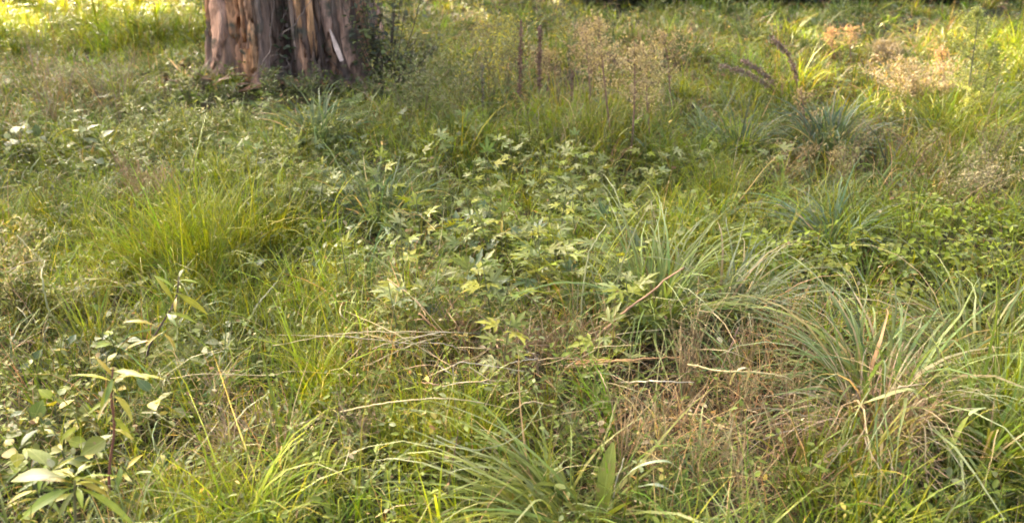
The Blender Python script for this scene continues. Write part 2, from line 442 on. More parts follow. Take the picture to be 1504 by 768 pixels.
def build_grass():
    bag = Bag()
    zones = [(1.25, 3.4, 15000, 4, 0), (3.4, 6.0, 16000, 3, 0), (6.0, 9.2, 15000, 3, 0), (9.2, 14.5, 14000, 2, 0),
             (1.25, 3.4, 1900, 5, 1), (3.4, 6.0, 2500, 5, 1), (6.0, 9.2, 3000, 4, 1), (9.2, 14.5, 3900, 3, 1)]
    for (y0, y1, nc, nseg, tus) in zones:
        x, y = sample_ground(nc, y0, y1)
        u, v = proj(x, y)
        vv_ = v - 10
        nz = vnoise(x * 2.1 + 50, y * 2.1 + 50, 1); nz2 = vnoise(x * 4.3 + 9, y * 4.3 + 90, 2); nz3 = vnoise(x * 1.1 + 31, y * 1.1 + 17, 3)
        br = blob(u, vv_, BROWN)
        wl = np.clip(0.42 + blob(u, vv_, LUSH) + (nz - 0.5) * 1.1 - 0.35 * br, 0.05, 4)
        wd = np.clip(0.55 + blob(u, vv_, DULL) + (nz2 - 0.5) * 0.9 - 0.2 * br, 0.05, 4)
        wg = np.clip(0.16 + 0.35 * blob(u, vv_, DULL) + (nz3 - 0.5) * 0.5, 0.02, 4)
        wdry = np.clip(0.15 + 0.40 * br + (nz3 - 0.5) * 0.25, 0.03, 4)
        wbr = np.clip(0.08 + 0.42 * br + (0.5 - nz) * 0.25, 0.02, 4)
        Wm = np.stack([wl, wd, wg, wdry, wbr], -1)
        P = Wm / Wm.sum(1, keepdims=True)
        sp = (np.cumsum(P, 1) < rng.uniform(0, 1, (len(x), 1))).sum(1).clip(0, 4)
        nz4 = vnoise(x * 6.5 + 3, y * 6.5 + 8, 4)
        keep = rng.uniform(0, 1, len(x)) < (1 - .25 * np.clip(blob(u, v, HERBZ), 0, 1)) * np.clip(0.05 + 0.75 * nz2 + 0.55 * nz4 + 0.15 * wl, 0.12, 1)
        x, y, u, v, sp, nz2, wl = [a[keep] for a in (x, y, u, v, sp, nz2, wl)]
        cr = rng.uniform(0, 2 * np.pi, len(x)); clh = np.clip(rng.normal(1, 0.30, len(x)), .4, 1.9) * (0.55 + 0.9 * vnoise(x * 3.2 + 70, y * 3.2 + 20, 5))
        for si, nm in enumerate(names):
            idx = np.where(sp == si)[0]
            if not len(idx): continue
            L0, w0, lean, droop, c0 = SPEC[nm]
            cnt = rng.integers(2, 6, len(idx))
            if tus: cnt = rng.integers(9, 26, len(idx)) if nm not in ('dry', 'brown') else rng.integers(3, 10, len(idx))
            rep = np.repeat(idx, cnt); n = len(rep)
            spread = 0.018 if tus else 0.035 + 0.012 * (y0 > 6)
            ox, oy = rng.normal(0, spread, n), rng.normal(0, spread, n)
            rx = x[rep] + ox; ry = y[rep] + oy
            root = np.stack([rx, ry, hgt(rx, ry) - 0.008], -1)
            dist = np.hypot(rx, ry)
            L = L0 * clh[rep] * np.clip(rng.normal(1, 0.3, n), .35, 2.0) * (1 + 0.25 * np.clip(wl[rep] - 1, 0, 1) * (nm == 'lush'))
            L *= (1 - 0.32 * np.clip(blob(u[rep], v[rep], HERBZ), 0, 1)) * 0.92 * np.where(ry < 3.0, 0.9, 1.0) * np.interp(ry, [5.5, 10], [1.0, 0.72]) * (1 - 0.68 * np.clip(blob(u[rep], v[rep], [(425, 165, 140, 42, 1.3)]), 0, 1))
            w = w0 * np.clip(rng.normal(1, 0.28, n), .5, 2.0) * np.maximum(1, dist / 4.2) ** 0.8
            az = np.where(rng.uniform(0, 1, n) < 0.45, cr[rep] + rng.normal(0, 0.7, n), rng.uniform(0, 2 * np.pi, n))
            th = np.abs(rng.normal(0.12, lean, n))
            dr = np.clip(rng.normal(droop, 0.55, n), -0.2, 2.6)
            if tus:
                az = np.where(rng.uniform(0, 1, n) < 0.3, cr[rep] + rng.normal(0, 0.5, n), np.arctan2(ox, oy) + rng.normal(0, 0.6, n))
                L = L * 1.28; w = w * 1.3; dr = dr + 0.25; th = th + 0.1
            base = (jitter_cols(c0, len(x), 0.14, 0.20) * (0.50 + 1.0 * vnoise(x * 5 + 11, y * 5 + 77, 6))[:, None])[rep]
            col = base * np.clip(1 + rng.normal(0, 0.16, (n, 1)), .5, 1.6)
            tip = col * np.where(rng.uniform(0, 1, (n, 1)) < 0.3, np.array([[1.7, 1.25, 1.0]]), 1.0)
            blades(bag, root, L, w, az, th, dr, col, nseg, tip)
    o = link('meadow_grass', bag.mesh('meadow_grass', GRASS))
    tag(o, 'mixed green, yellowing and dry grass covering the whole meadow', 'grass', kind='stuff')
    return bag.n

# small-leaf templates for ground cover
OV_V = np.array([[0, 0, 0], [-.30, .32, .05], [0, .42, -.03], [.30, .32, .05], [-.24, .72, .02], [0, .75, -.05], [.24, .72, .02], [0, 1.0, -.10]])
OV_T = [(0, 2, 1), (0, 3, 2), (4, 5, 7), (5, 6, 7)]
OV_Q = [(1, 2, 5, 4), (2, 3, 6, 5)]
DI_V = np.array([[0, 0, 0], [-.2, .45, .05], [.2, .45, .05], [0, 1, -.08]])
DI_T = [(0, 2, 1), (1, 2, 3)]

def build_cover():
    bag = Bag()
    for (y0, y1, nc, s0) in [(1.25, 3.2, 15000, 0.021), (3.2, 5.5, 15000, 0.027), (5.5, 9, 13000, 0.036), (9, 14, 8000, 0.05)]:
        x, y = sample_ground(nc, y0, y1)
        u, v = proj(x, y)
        dn = np.clip(0.20 + 0.36 * blob(u, v - 8, COVER) + 0.35 * (vnoise(x * 1.9, y * 1.9 + 40, 7) - 0.5), 0.03, 1)
        k = rng.uniform(0, 1, len(x)) < dn
        x, y, u, v, dn = [a[k] for a in (x, y, u, v, dn)]
        n = len(x)
        hh = rng.uniform(0.03, 0.15, n) + 0.07 * np.clip(dn, 0, 1) * rng.uniform(0, 1, n)
        a0 = rng.uniform(0, 2 * np.pi, n)
        base = np.array([0.110, 0.142, 0.018])
        lime = np.clip(blob(u, v, [(1410, 385, 130, 60, 1), (1140, 395, 130, 35, 1), (740, 380, 120, 60, .6)]), 0, 1)[:, None]
        warm = np.clip(blob(u, v, [(60, 640, 120, 120, .7), (60, 440, 90, 70, .7)]), 0, 1)[:, None]
        cb = base * (1 - lime) + np.array([0.175, 0.225, 0.012]) * lime
        cb = cb * (1 - warm * .6) + np.array([0.24, 0.22, 0.06]) * warm * .6
        pale = (rng.uniform(0, 1, (n, 1)) < 0.07)
        cb = np.where(pale, np.array([[0.19, 0.22, 0.085]]), cb)
        cb = np.where(rng.uniform(0, 1, (n, 1)) < 0.03, np.array([[0.33, 0.28, 0.06]]), cb)
        cb = cb * np.clip(1 + rng.normal(0, 0.25, (n, 1)), .5, 1.7)
        stem_root = np.stack([x, y, hgt(x, y)], -1)
        for j in range(3):
            a = a0 + j * 2.1 + rng.normal(0, 0.3, n)
            pos = stem_root + np.stack([0 * x, 0 * x, hh], -1) + np.stack([np.sin(a), np.cos(a), 0 * a], -1) * 0.006
            fr = rot_frames(a, rng.normal(0.15, 0.4, n), rng.normal(0, 0.35, n))
            sc = s0 * np.clip(rng.normal(1, 0.3, n), .5, 1.9)
            tv = OV_V * np.array([0.8, 1.0, 1.0])
            if y0 < 5: bake(bag, tv, OV_Q, OV_T, pos, fr, sc, cb)
            else: bake(bag, DI_V * np.array([1.5, 1, 1]), None, DI_T, pos, fr, sc, cb)
        top = stem_root + np.stack([0 * x, 0 * x, hh], -1)
        blades(bag, stem_root, hh * 1.03, 0.002, a0, np.full(n, 0.03), np.full(n, 0.05), cb * 0.9, 1)
    o = link('ground_cover', bag.mesh('ground_cover', LEAFY))
    tag(o, 'low creeping green leaves growing between the grasses', 'ground cover', kind='stuff')
    return bag.n

def build_litter():
    bag = Bag()
    cols = np.array([(.44, .33, .19), (.52, .44, .28), (.30, .19, .11), (.40, .32, .10), (.20, .13, .08), (.44, .38, .25)])
    for (y0, y1, nc, s0) in [(1.25, 3.2, 6500, .016), (3.2, 6, 7000, .020), (6, 13, 9000, .028)]:
        x, y = sample_ground(nc, y0, y1)
        u, v = proj(x, y)
        k = rng.uniform(0, 1, len(x)) < np.clip(.35 + .35 * blob(u, v - 8, BROWN) + .7 * (vnoise(x * 2.7 + 5, y * 2.7, 13) - .5), .05, 1)
        x, y = x[k], y[k]; n = len(x)
        pos = np.stack([x, y, hgt(x, y) + rng.uniform(.005, .15, n)], -1)
        fr = rot_frames(rng.uniform(0, 6.28, n), rng.normal(0, .5, n), rng.normal(0, .6, n))
        c = cols[rng.integers(0, len(cols), n)] * np.clip(1 + rng.normal(0, .2, (n, 1)), .5, 1.4)
        asp = rng.uniform(0, 1, n) < .55
        bake(bag, OV_V, OV_Q, OV_T, pos[asp], fr[asp], s0 * np.clip(rng.normal(1, .35, asp.sum()), .4, 2), c[asp])
        m = ~asp
        bake(bag, OV_V * np.array([.18, 3.2, 1]), OV_Q, OV_T, pos[m], fr[m], s0 * np.clip(rng.normal(1, .35, m.sum()), .4, 2), c[m])
    x, y = sample_ground(60000, 1.25, 13)
    u, v = proj(x, y)
    k = rng.uniform(0, 1, len(x)) < np.clip(.012 + .08 * blob(u, v - 8, BROWN), 0, .3) * np.clip(4 / y, .4, 1.6)
    x, y = x[k], y[k]; n = len(x)
    blades(bag, np.stack([x, y, hgt(x, y) + rng.uniform(.01, .10, n)], -1), rng.uniform(.12, .42, n), .0032 * np.maximum(1, y / 4.5), rng.uniform(0, 6.28, n), rng.normal(1.15, .3, n),
           rng.normal(.25, .3, n), np.array([(.46, .36, .19), (.40, .27, .14), (.30, .19, .10), (.52, .45, .28)])[rng.integers(0, 4, n)] * rng.uniform(.6, 1.1, (n, 1)), 4)
    o = link('plant_litter', bag.mesh('plant_litter', FLUFF))
    tag(o, 'withered leaf scraps and straw caught in the grass', 'plant litter', kind='stuff')

# ------------------------------------------------------------------ tree trunk
def bark_material():
    m = bpy.data.materials.new('peeling_bark'); m.use_nodes = True
    nt = m.node_tree; n = nt.nodes; l = nt.links
    p = n['Principled BSDF']; p.inputs['Roughness'].default_value = 0.9; p.inputs['Specular IOR Level'].default_value = 0.15
    a = n.new('ShaderNodeAttribute'); a.attribute_name = 'Col'
    tc = n.new('ShaderNodeTexCoord'); mp = n.new('ShaderNodeMapping'); mp.inputs['Scale'].default_value = (34, 34, 6.5)
    noi = n.new('ShaderNodeTexNoise'); noi.inputs['Scale'].default_value = 1.0; noi.inputs['Detail'].default_value = 7
    noi.inputs['Roughness'].default_value = 0.65
    l.new(tc.outputs['Object'], mp.inputs[0]); l.new(mp.outputs[0], noi.inputs['Vector'])
    mv = n.new('ShaderNodeMapRange'); mv.inputs[1].default_value = 0.3; mv.inputs[2].default_value = 0.7
    mv.inputs[3].default_value = 0.35; mv.inputs[4].default_value = 1.45
    l.new(noi.outputs['Fac'], mv.inputs[0])
    hs = n.new('ShaderNodeHueSaturation'); l.new(mv.outputs[0], hs.inputs['Value']); l.new(a.outputs['Color'], hs.inputs['Color'])
    n2 = n.new('ShaderNodeTexNoise'); n2.inputs['Scale'].default_value = 7; n2.inputs['Detail'].default_value = 5
    l.new(tc.outputs['Object'], n2.inputs['Vector'])
    r = n.new('ShaderNodeValToRGB'); r.color_ramp.elements[0].position = 0.56; r.color_ramp.elements[1].position = 0.68
    l.new(n2.outputs['Fac'], r.inputs[0])
    mx = n.new('ShaderNodeMix'); mx.data_type = 'RGBA'; l.new(r.outputs[0], mx.inputs[0])
    l.new(hs.outputs[0], mx.inputs[6]); mx.inputs[7].default_value = (0.11, 0.095, 0.06, 1)
    l.new(mx.outputs[2], p.inputs['Base Color'])
    bp = n.new('ShaderNodeBump'); bp.inputs['Strength'].default_value = 1.0; bp.inputs['Distance'].default_value = 0.02
    l.new(noi.outputs['Fac'], bp.inputs['Height']); l.new(bp.outputs[0], p.inputs['Normal'])
    return m
BARK = bark_material()

def trunk_r(th, z):
    """radius at angle th (0 = facing the camera, positive to the right) and height z"""
    e = 0.965 / np.sqrt((np.sin(th) / 0.655) ** 2 + (np.cos(th) / 0.58) ** 2)
    cleft = 0.26 * np.exp(-((th + 0.02) / 0.17) ** 2) + 0.07 * np.exp(-((th - 0.62) / 0.07) ** 2) + 0.05 * np.exp(-((th + 0.72) / 0.06) ** 2)
    lob = 0.035 * np.cos(5 * th + 0.8) + 0.02 * np.cos(9 * th + 2)
    flare = 0.15 * np.exp(-np.maximum(z, 0) / 0.17) * (1 + 0.6 * np.cos(6 * th + 1.0))
    fis = np.abs(vnoise(th * 9 + 40, z * 1.1 + 5 + np.sin(th * 4), 21) - 0.5) * 2
    fis2 = np.abs(vnoise(th * 21 + 40, z * 2.6 + 5, 22) - 0.5) * 2
    taper = 1 - 0.02 * z
    return (e + lob) * taper - cleft + flare - 0.045 * (1 - fis) ** 3 - 0.02 * (1 - fis2) ** 2

def build_trunk():
    root = thing('tree_trunk', 'broad old tree trunk with split peeling orange-brown bark rising out of frame', 'tree trunk', TRUNK_C)
    nth, nz_ = 320, 100
    th = np.linspace(-np.pi, np.pi, nth, endpoint=False)
    z = np.concatenate([np.linspace(-0.12, 0.9, 75), np.linspace(0.93, 3.4, nz_ - 75)])
    T, Z = np.meshgrid(th, z)
    Rr = trunk_r(T, Z)
    Zt = Z + (Z > 3.3) * (0.25 * (vnoise(T * 6 + 30, T * 0 + 3, 5) - .3))
    V = np.stack([Rr * np.sin(T), -Rr * np.cos(T), Zt], -1).reshape(-1, 3)
    i = (np.arange(nz_ - 1)[:, None] * nth + np.arange(nth)[None]); j = (np.arange(nz_ - 1)[:, None] * nth + (np.arange(nth)[None] + 1) % nth)
    q = np.stack([i, j, j + nth, i + nth], -1).reshape(-1, 4)
    c = len(V); V = np.vstack([V, [[0, 0, 3.1]]])
    tt = [(c, (nz_ - 1) * nth + k, (nz_ - 1) * nth + (k + 1) % nth) for k in range(nth)]
    n1 = vnoise(T * 8 + 60, Z * 2 + 60, 31).ravel()[:, None]; n2 = vnoise(T * 20 + 60, Z * 3 + 60, 32).ravel()[:, None]
    dark = np.array([0.105, 0.070, 0.048]); brown = np.array([0.27, 0.15, 0.085]); grey = np.array([0.23, 0.175, 0.13])
    col = dark * (1 - n1) + brown * n1
    col = col * (1 - 0.5 * n2) + grey * 0.5 * n2
    col = np.vstack([col, [[0.2, 0.15, 0.1]]])
    link('trunk', np_mesh('trunk', V, q, tt, col, BARK), root)
    # bark plates and bare wood strips, each a slab following the trunk
    ori = (0.50, 0.26, 0.125); bri = (0.58, 0.31, 0.14); pnk = (0.48, 0.285, 0.18); gry = (0.34, 0.235, 0.16); drk = (0.22, 0.14, 0.09); brn = (0.38, 0.21, 0.115)
    def zv(v): return at_dist(0, v, TRUNK_C.y - 0.58).z
    specs = [(303, 330, -70, 112, pnk), (331, 346, -70, 52, ori), (348, 366, -90, 44, ori), (368, 387, -60, 30, brn), (334, 349, 58, 114, brn),
             (352, 371, 64, 114, bri), (372, 390, 58, 112, bri), (388, 397, -80, 70, gry), (440, 450, -70, 90, gry), (450, 465, -70, 66, bri),
             (469, 483, -60, 72, bri), (452, 466, 70, 112, brn), (484, 494, -90, 40, drk), (495, 510, -70, 62, pnk), (512, 528, -60, 112, pnk),
             (529, 537, -90, 100, brn), (538, 548, -80, 128, gry), (497, 510, 66, 120, brn), (470, 484, 78, 126, drk), (400, 412, -60, 40, drk),
             (424, 436, -50, 70, drk)]
    plates = []
    for (u0, u1, v0, v1, c) in specs:
        f = lambda u: math.asin(max(-0.985, min(0.985, (u - 425.5) * 0.00515 / 0.64)))
        plates.append((f(u0), f(u1), zv(v1), zv(v0), c, 0.035))
    t = 1.45
    while t < 2 * np.pi - 1.45:
        wd = random.uniform(0.10, 0.24)
        zz = -0.02
        while zz < 1.6:
            hh = random.uniform(0.35, 0.9)
            plates.append((t, t + wd * 0.9, zz, zz + hh * 0.95, random.choice([gry, brn, drk, pnk, ori]), 0.03))
            zz += hh
        t += wd
    for (t0, t1, z0, z1, c, thick) in plates:
        a, b = 7, 20
        ts = np.linspace(0, 1, a); zs = np.linspace(0, 1, b)
        sd_ = random.uniform(0, 90)
        TT, ZZ = np.meshgrid(ts, zs)
        edge = (vnoise(ZZ * 5 + sd_, TT * 0 + 3 + sd_, 3) - 0.5) * 0.6 + (vnoise(ZZ * 14 + sd_, TT * 2 + 3 + sd_, 8) - 0.5) * 0.35
        half = 0.62 + 0.55 * vnoise(ZZ * 4 + sd_ + 7, TT * 0 + sd_, 12)
        half = half * np.sin(np.pi * np.clip(ZZ, 0.03, .97)) ** 0.16
        ang = (t0 + t1) / 2 + (t1 - t0) * ((TT - 0.5) * half + edge * 0.5)
        jag = (vnoise(TT * 4 + sd_, TT * 0 + sd_, 9) - 0.5) * 0.34 * (np.abs(ZZ - .5) * 2) ** 3
        zc = z0 + (z1 - z0) * ZZ + jag
        rb = trunk_r(np.full_like(ang, (t0 + t1) / 2), zc * 0 + 0.5 * (z0 + z1)) * 0.5 + trunk_r(ang, zc) * 0.5
        ins = 1 - (np.abs(TT - .5) * 2) ** 4 * 0.8
        ridge = np.abs(vnoise(ang * 48 + sd_, zc * 3.5 + sd_, 14) - .5) * 2
        ro = rb + thick * ins * (0.35 + 0.7 * vnoise(ang * 22 + sd_, zc * 6 + sd_, 4)) + 0.03 * ridge + 0.015 * vnoise(ang * 90 + sd_, zc * 12 + sd_, 15) - 0.006
        ri = rb - 0.05
        def P(r): return np.stack([r * np.sin(ang), -r * np.cos(ang), zc], -1).reshape(-1, 3)
        V = np.vstack([P(ro), P(ri)])
        N = a * b
        i = (np.arange(b - 1)[:, None] * a + np.arange(a - 1)[None]).ravel()
        qs = [np.stack([i, i + 1, i + a + 1, i + a], -1), np.stack([i, i + a, i + a + 1, i + 1], -1) + N]
        ring = list(range(a)) + [a * k + a - 1 for k in range(1, b)] + [a * (b - 1) + k for k in range(a - 2, -1, -1)] + [a * k for k in range(b - 2, 0, -1)]
        qs.append(np.array([(ring[(k + 1) % len(ring)], ring[k], ring[k] + N, ring[(k + 1) % len(ring)] + N) for k in range(len(ring))]))
        var = 0.45 + 1.0 * vnoise(np.concatenate([ang.ravel()] * 2) * 26 + sd_, np.concatenate([zc.ravel()] * 2) * 5 + sd_, 6)[:, None]
        link('bark_plate', np_mesh('bark_plate', V, np.vstack(qs), None, np.array(c) * var, BARK), root)
    # pale splinter, dead twigs leaning on the trunk
    def sp_(u, v, d): return at_dist(u, v, TRUNK_C.y - d) - TRUNK_C
    b = Bag()
    p0, p1 = sp_(484, 44, 0.60), sp_(502, 90, 0.70)
    ax = (p1 - p0); side = Vector((1, 0, 0.35)).normalized()
    vv_ = []
    for k, (s, w) in enumerate([(0, .004), (.25, .010), (.6, .020), (1.0, .014)]):
        cpt = p0 + ax * s
        for (sx, sy) in ((-1, 0.0), (1, 0.0), (0.7, 0.03), (-0.7, 0.03)):
            vv_.append(cpt + side * (w * sx) + Vector((0, sy, 0)))
    qs = []
    for k in range(3):
        for e in range(4):
            qs.append((k * 4 + e, k * 4 + (e + 1) % 4, k * 4 + 4 + (e + 1) % 4, k * 4 + 4 + e))
    qs += [(0, 3, 2, 1), (12, 13, 14, 15)]
    b.add([tuple(p) for p in vv_], qs, None, (0.46, 0.34, 0.25))
    tag(link('splinter', b.mesh('splinter', DRY, smooth=False), root), 'pale torn splinter of bare wood')
    for pts, r in [([(372, 112, .78), (393, 78, .74), (398, 40, .70), (401, -10, .66)], .006), ([(412, 55, .72), (445, 20, .68), (470, -20, .66)], .007),
                   ([(391, 108, .85), (399, 83, .80), (420, 82, .76), (428, 112, .80)], .004), ([(405, 110, .86), (423, 94, .82)], .006),
                   ([(486, -10, .66), (492, 60, .72)], .003), ([(500, 10, .68), (540, 45, .6)], .003), ([(310, 95, .5), (325, 40, .55), (318, -20, .56)], .004),
                   ([(415, 30, .7), (425, 12, .68), (450, 8, .66)], .003)]:
        b = Bag(); ln = [q + Vector((random.gauss(0, .008), 0, random.gauss(0, .008))) for q in smooth_line([sp_(*p) for p in pts], 10)]; tube(b, ln, [r * (.6 - .04 * i) for i in range(len(ln))], (0.20, 0.15, 0.11))
        link('dead_twig', b.mesh('dead_twig', DRY), root)
    # bark scraps shed round the foot
    for k in range(46):
        t = random.uniform(-1.5, 1.5); r = float(trunk_r(np.array([t]), np.array([0.0]))[0]) + random.uniform(.0, .22)
        L, w = random.uniform(.06, .2), random.uniform(.015, .04)
        b = Bag(); c = np.array(random.choice([ori, brn, drk, gry, drk])) * random.uniform(.6, 1)
        b.add([(-w, -L / 2, 0), (0, -L / 2, .012), (w, -L / 2, .002), (-w * .8, 0, .004), (0, 0, .02), (w * 1.1, 0, .006), (-w * .4, L / 2, 0), (0, L / 2, .012), (w * .3, L / 2, .002)],
              [(0, 1, 4, 3), (1, 2, 5, 4), (3, 4, 7, 6), (4, 5, 8, 7)], None, c)
        x, y = r * math.sin(t), -r * math.cos(t)
        o = link('bark_scrap', b.mesh('bark_scrap', BARK), root)
        o.location = (x, y, float(hgt(x + TRUNK_C.x, y + TRUNK_C.y)) + random.uniform(.01, .08))
        o.rotation_euler = (random.gauss(0, .6), random.gauss(0, .5), random.uniform(0, 6.28))
build_trunk()

# ------------------------------------------------------------------ leaf shapes shared by the herbs
def grid_leaf(length_profile, fold, curl, petiole, lobes=None):
    """one lanceolate blade along +Y with a midrib fold; returns verts, quads"""
    v, q = [], []
    v += [(-.012, 0, 0), (0, 0, .006), (.012, 0, 0)]
    for (s, w) in length_profile:
        y = petiole + (1 - petiole) * s
        z = -curl * (y ** 2)
        v += [(-w, y, z + fold * w), (0, y, z), (w, y, z + fold * w)]
    n = len(v) // 3
    for i in range(n - 1):
        for k in (0, 1):
            a = i * 3 + k
            q.append((a, a + 1, a + 4, a + 3))
    return np.array(v, float), np.array(q)

def multi(parts):
    V, Q, n = [], [], 0
    for (v, q, ang, sc, off) in parts:
        c, s = math.cos(ang), math.sin(ang)
        vv_ = v * sc
        vr = np.stack([vv_[:, 0] * c + vv_[:, 1] * s, -vv_[:, 0] * s + vv_[:, 1] * c, vv_[:, 2]], -1) + np.array(off)
        V.append(vr); Q.append(q + n); n += len(v)
    return np.vstack(V), np.vstack(Q)

LANCE = grid_leaf([(.04, .02), (.25, .065), (.5, .08), (.78, .05), (1, .004)], .35, .22, .06)
LANCE2 = grid_leaf([(.04, .02), (.3, .09), (.55, .10), (.8, .06), (1, .004)], .25, .42, .08)
OVATE = grid_leaf([(.0, .02), (.06, .13), (.18, .235), (.34, .285), (.5, .275), (.66, .215), (.82, .125), (.93, .05), (1, .004)], .22, .20, .22)
HEART = grid_leaf([(-.06, .16), (.1, .34), (.4, .36), (.72, .20), (1, .006)], .18, .16, .25)
tooth = grid_leaf([(.05, .05), (.3, .14), (.42, .09), (.6, .17), (.72, .09), (1, .006)], .3, .15, .0)
LOBED = multi([(tooth[0], tooth[1], a, s, (0, .38, -.02 + z)) for (a, s, z) in [(0, .66, 0), (.75, .52, .01), (-.75, .52, .012), (1.6, .36, .02), (-1.6, .36, .02)]]
              + [(*grid_leaf([(.5, .012), (1, .012)], 0, 0, 0), 0, .40, (0, 0, 0))])
TRI = multi([(OVATE[0], OVATE[1], a, .6, (0, .42, 0)) for a in (0, 1.35, -1.35)] + [(*grid_leaf([(.5, .01), (1, .01)], 0, 0, 0), 0, .44, (0, 0, 0))])
STRAP = grid_leaf([(.1, .05), (.35, .10), (.6, .11), (.85, .08), (1, .02)], .25, .12, .02)
SHAPES = {'lance': LANCE, 'lance2': LANCE2, 'ovate': OVATE, 'heart': HEART, 'lobed': LOBED, 'tri': TRI, 'strap': STRAP}
_cache = {}
def leaf_mesh(shape, mat):
    k = (shape, mat)
    if k not in _cache:
        v, q = SHAPES[shape]
        _cache[k] = np_mesh('leaf_' + shape, v, q, None, None, HERB[mat])
    return _cache[k]

def put_leaf(parent, shape, mat, pos, az, pitch, roll, size, name='leaf'):
    o = link(name, leaf_mesh(shape, mat), parent)
    fr = rot_frames(np.array([az]), np.array([pitch]), np.array([roll]))[0]
    M = Matrix([list(r) for r in fr]).to_4x4()
    o.matrix_local = Matrix.Translation(pos) @ M @ Matrix.Scale(size, 4)
    return o

def herb(name, label, cat, base, height, nleaf, size, shape, mats, group=None, lean=(0, 0), stemcol=(0.12, 0.13, 0.05), stem_r=0.0025, rosette=False, pitch=(0.15, 0.35)):
    root = thing(name, label, cat, base, group)
    top = Vector((lean[0], lean[1], height))
    line = smooth_line([(0, 0, -0.01), top * 0.5 + Vector((random.uniform(-.01, .01), random.uniform(-.01, .01), 0)), top], 8)
    b = Bag(); tube(b, line, [stem_r * (1.2 - 0.7 * i / len(line)) for i in range(len(line))], stemcol)
    link('stem', b.mesh('stem', DRY), root)
    az = random.uniform(0, 6)
    for i in range(nleaf):
        s = (i + 0.6) / nleaf
        s = 0.25 + 0.75 * s if not rosette else 0.3 * s
        k = min(int(s * (len(line) - 1)), len(line) - 1)
        p = line[k]
        az += 2.4 + random.uniform(-.4, .4)
        put_leaf(root, shape, random.choice(mats), p, az, random.gauss(*pitch) + 0.35 * (s - .5), random.gauss(0, .25),
                 size * random.uniform(.7, 1.2) * (1.15 - 0.45 * s if not rosette else 1))
    return root

ORD = ['first', 'second', 'third', 'fourth', 'fifth', 'sixth', 'seventh', 'eighth', 'ninth', 'tenth']
def placed(spots):
    """each spot with words for its place: row from the front, then place from the left"""
    nrow = max(1, math.ceil(len(spots) / 9))
    sp = sorted(spots, key=lambda p: p.y); out = []
    per = math.ceil(len(sp) / nrow)
    rows = [sp[i * per:(i + 1) * per] for i in range(nrow)]
    for r, row in enumerate(rows):
        for i, p in enumerate(sorted(row, key=lambda p: p.x / p.y)):
            w = f', {ORD[i]} from left'
            if nrow > 1: w += ' in ' + ('front' if r == 0 else 'back' if r == nrow - 1 else 'middle' if nrow == 3 else ORD[r]) + ' row'
            out.append((p, w))
    return out

def scatter_px(n, cu, cv, ru, rv, mind=0.0):
    out = []
    tries = 0
    while len(out) < n and tries < n * 40:
        tries += 1
        a, r = random.uniform(0, 2 * math.pi), min(1.7, abs(random.gauss(0, .75)))
        u, v = cu + ru * r * math.cos(a), cv + rv * r * math.sin(a)
        p = gp(u, v)
        if all((p - o).length > mind for o in out): out.append(p)
    return out

# ------------------------------------------------------------------ arching tufts
def tuft(name, label, u, v, rad, L, n, col, w=0.006, th=(0.25, 0.25), droop=(1.5, 0.4), tip=None, cat='grass tuft', group=None, bias=None, dry=0.06, nseg=7):
    base = gp(u, v)
    root = thing(name, label, cat, base, group)
    bag = Bag()
    a = rng.uniform(0, 2 * np.pi, n); r = np.sqrt(rng.uniform(0, 1, n)) * rad
    rx, ry = base.x + r * np.cos(a), base.y + r * np.sin(a)
    az = np.arctan2(rx - base.x, ry - base.y) + rng.normal(0, 0.5, n)
    if bias is not None:
        m = rng.uniform(0, 1, n) < bias[1]
        az = np.where(m, bias[0] + rng.normal(0, 0.45, n), az)
    th0 = np.clip(rng.normal(th[0], th[1], n) + r / rad * 0.25, 0.02, 1.3)
    c = jitter_cols(col, n, 0.10, 0.20)
    d = rng.uniform(0, 1, (n, 1)) < dry
    c = np.where(d, jitter_cols((0.38, 0.29, 0.15), n, .1, .2), c)
    root_p = np.stack([rx, ry, hgt(rx, ry) - .01], -1)
    blades(bag, root_p, L * np.clip(rng.normal(1, .24, n), .4, 1.5), w * np.clip(rng.normal(1, .22, n), .5, 1.6), az, th0,
           np.clip(rng.normal(*droop, n), 0, 2.6), c, nseg, c * np.array([1.15, 1.1, 1.0]) if tip is None else np.where(rng.uniform(0, 1, (n, 1)) < .32, np.broadcast_to(np.asarray(tip, float), (n, 3)), c))
    tag(link('blades', bag.mesh('blades', GRASS, base), root), kind='stuff')
    # old root stock the blades spring from
    bb = Bag()
    tube(bb, [(0, 0, -.03), (0, 0, 0.0), (0, 0, .025)], [rad * .55, rad * .5, rad * .2], (0.16, 0.12, 0.07), 9)
    link('root_stock', bb.mesh('root_stock', DRY), root)
    return root

SEDGE = (0.158, 0.205, 0.048)
LIME = (0.196, 0.238, 0.011)
tuft('sedge_tuft', 'arching pale green sedge tuft just right of the meadow centre', 965, 478, .08, .54, 240, SEDGE, 0.0093, th=(.4, .3), droop=(1.75, .4), tip=(.33, .35, .19))
tuft('sedge_tuft', 'largest pale green sedge tuft, drooping over dead blades at right', 1290, 602, .13, .50, 336, (0.155, 0.200, 0.055), 0.0115, th=(.5, .35), droop=(1.9, .45), dry=.16, tip=(.33, .35, .19))
tuft('sedge_tuft', 'compact dark sedge tuft behind the lime ground cover at right', 1222, 372, .06, .40, 120, (0.12, .165, .085), 0.0105, droop=(1.75, .4))
tuft('sedge_tuft', 'flopped-over sedge tuft at the bottom edge, combed to the left', 830, 765, .10, .46, 230, (0.19, .228, .05), .0095, th=(.85, .3), droop=(1.5, .45), bias=(-1.4, .72), tip=(.33, .35, .19))
tuft('sedge_tuft', 'dark blue-green rounded sedge tuft far right below the dry stalks', 1215, 232, .10, .46, 160, (0.075, .11, .06), 0.0150, droop=(1.6, .4))
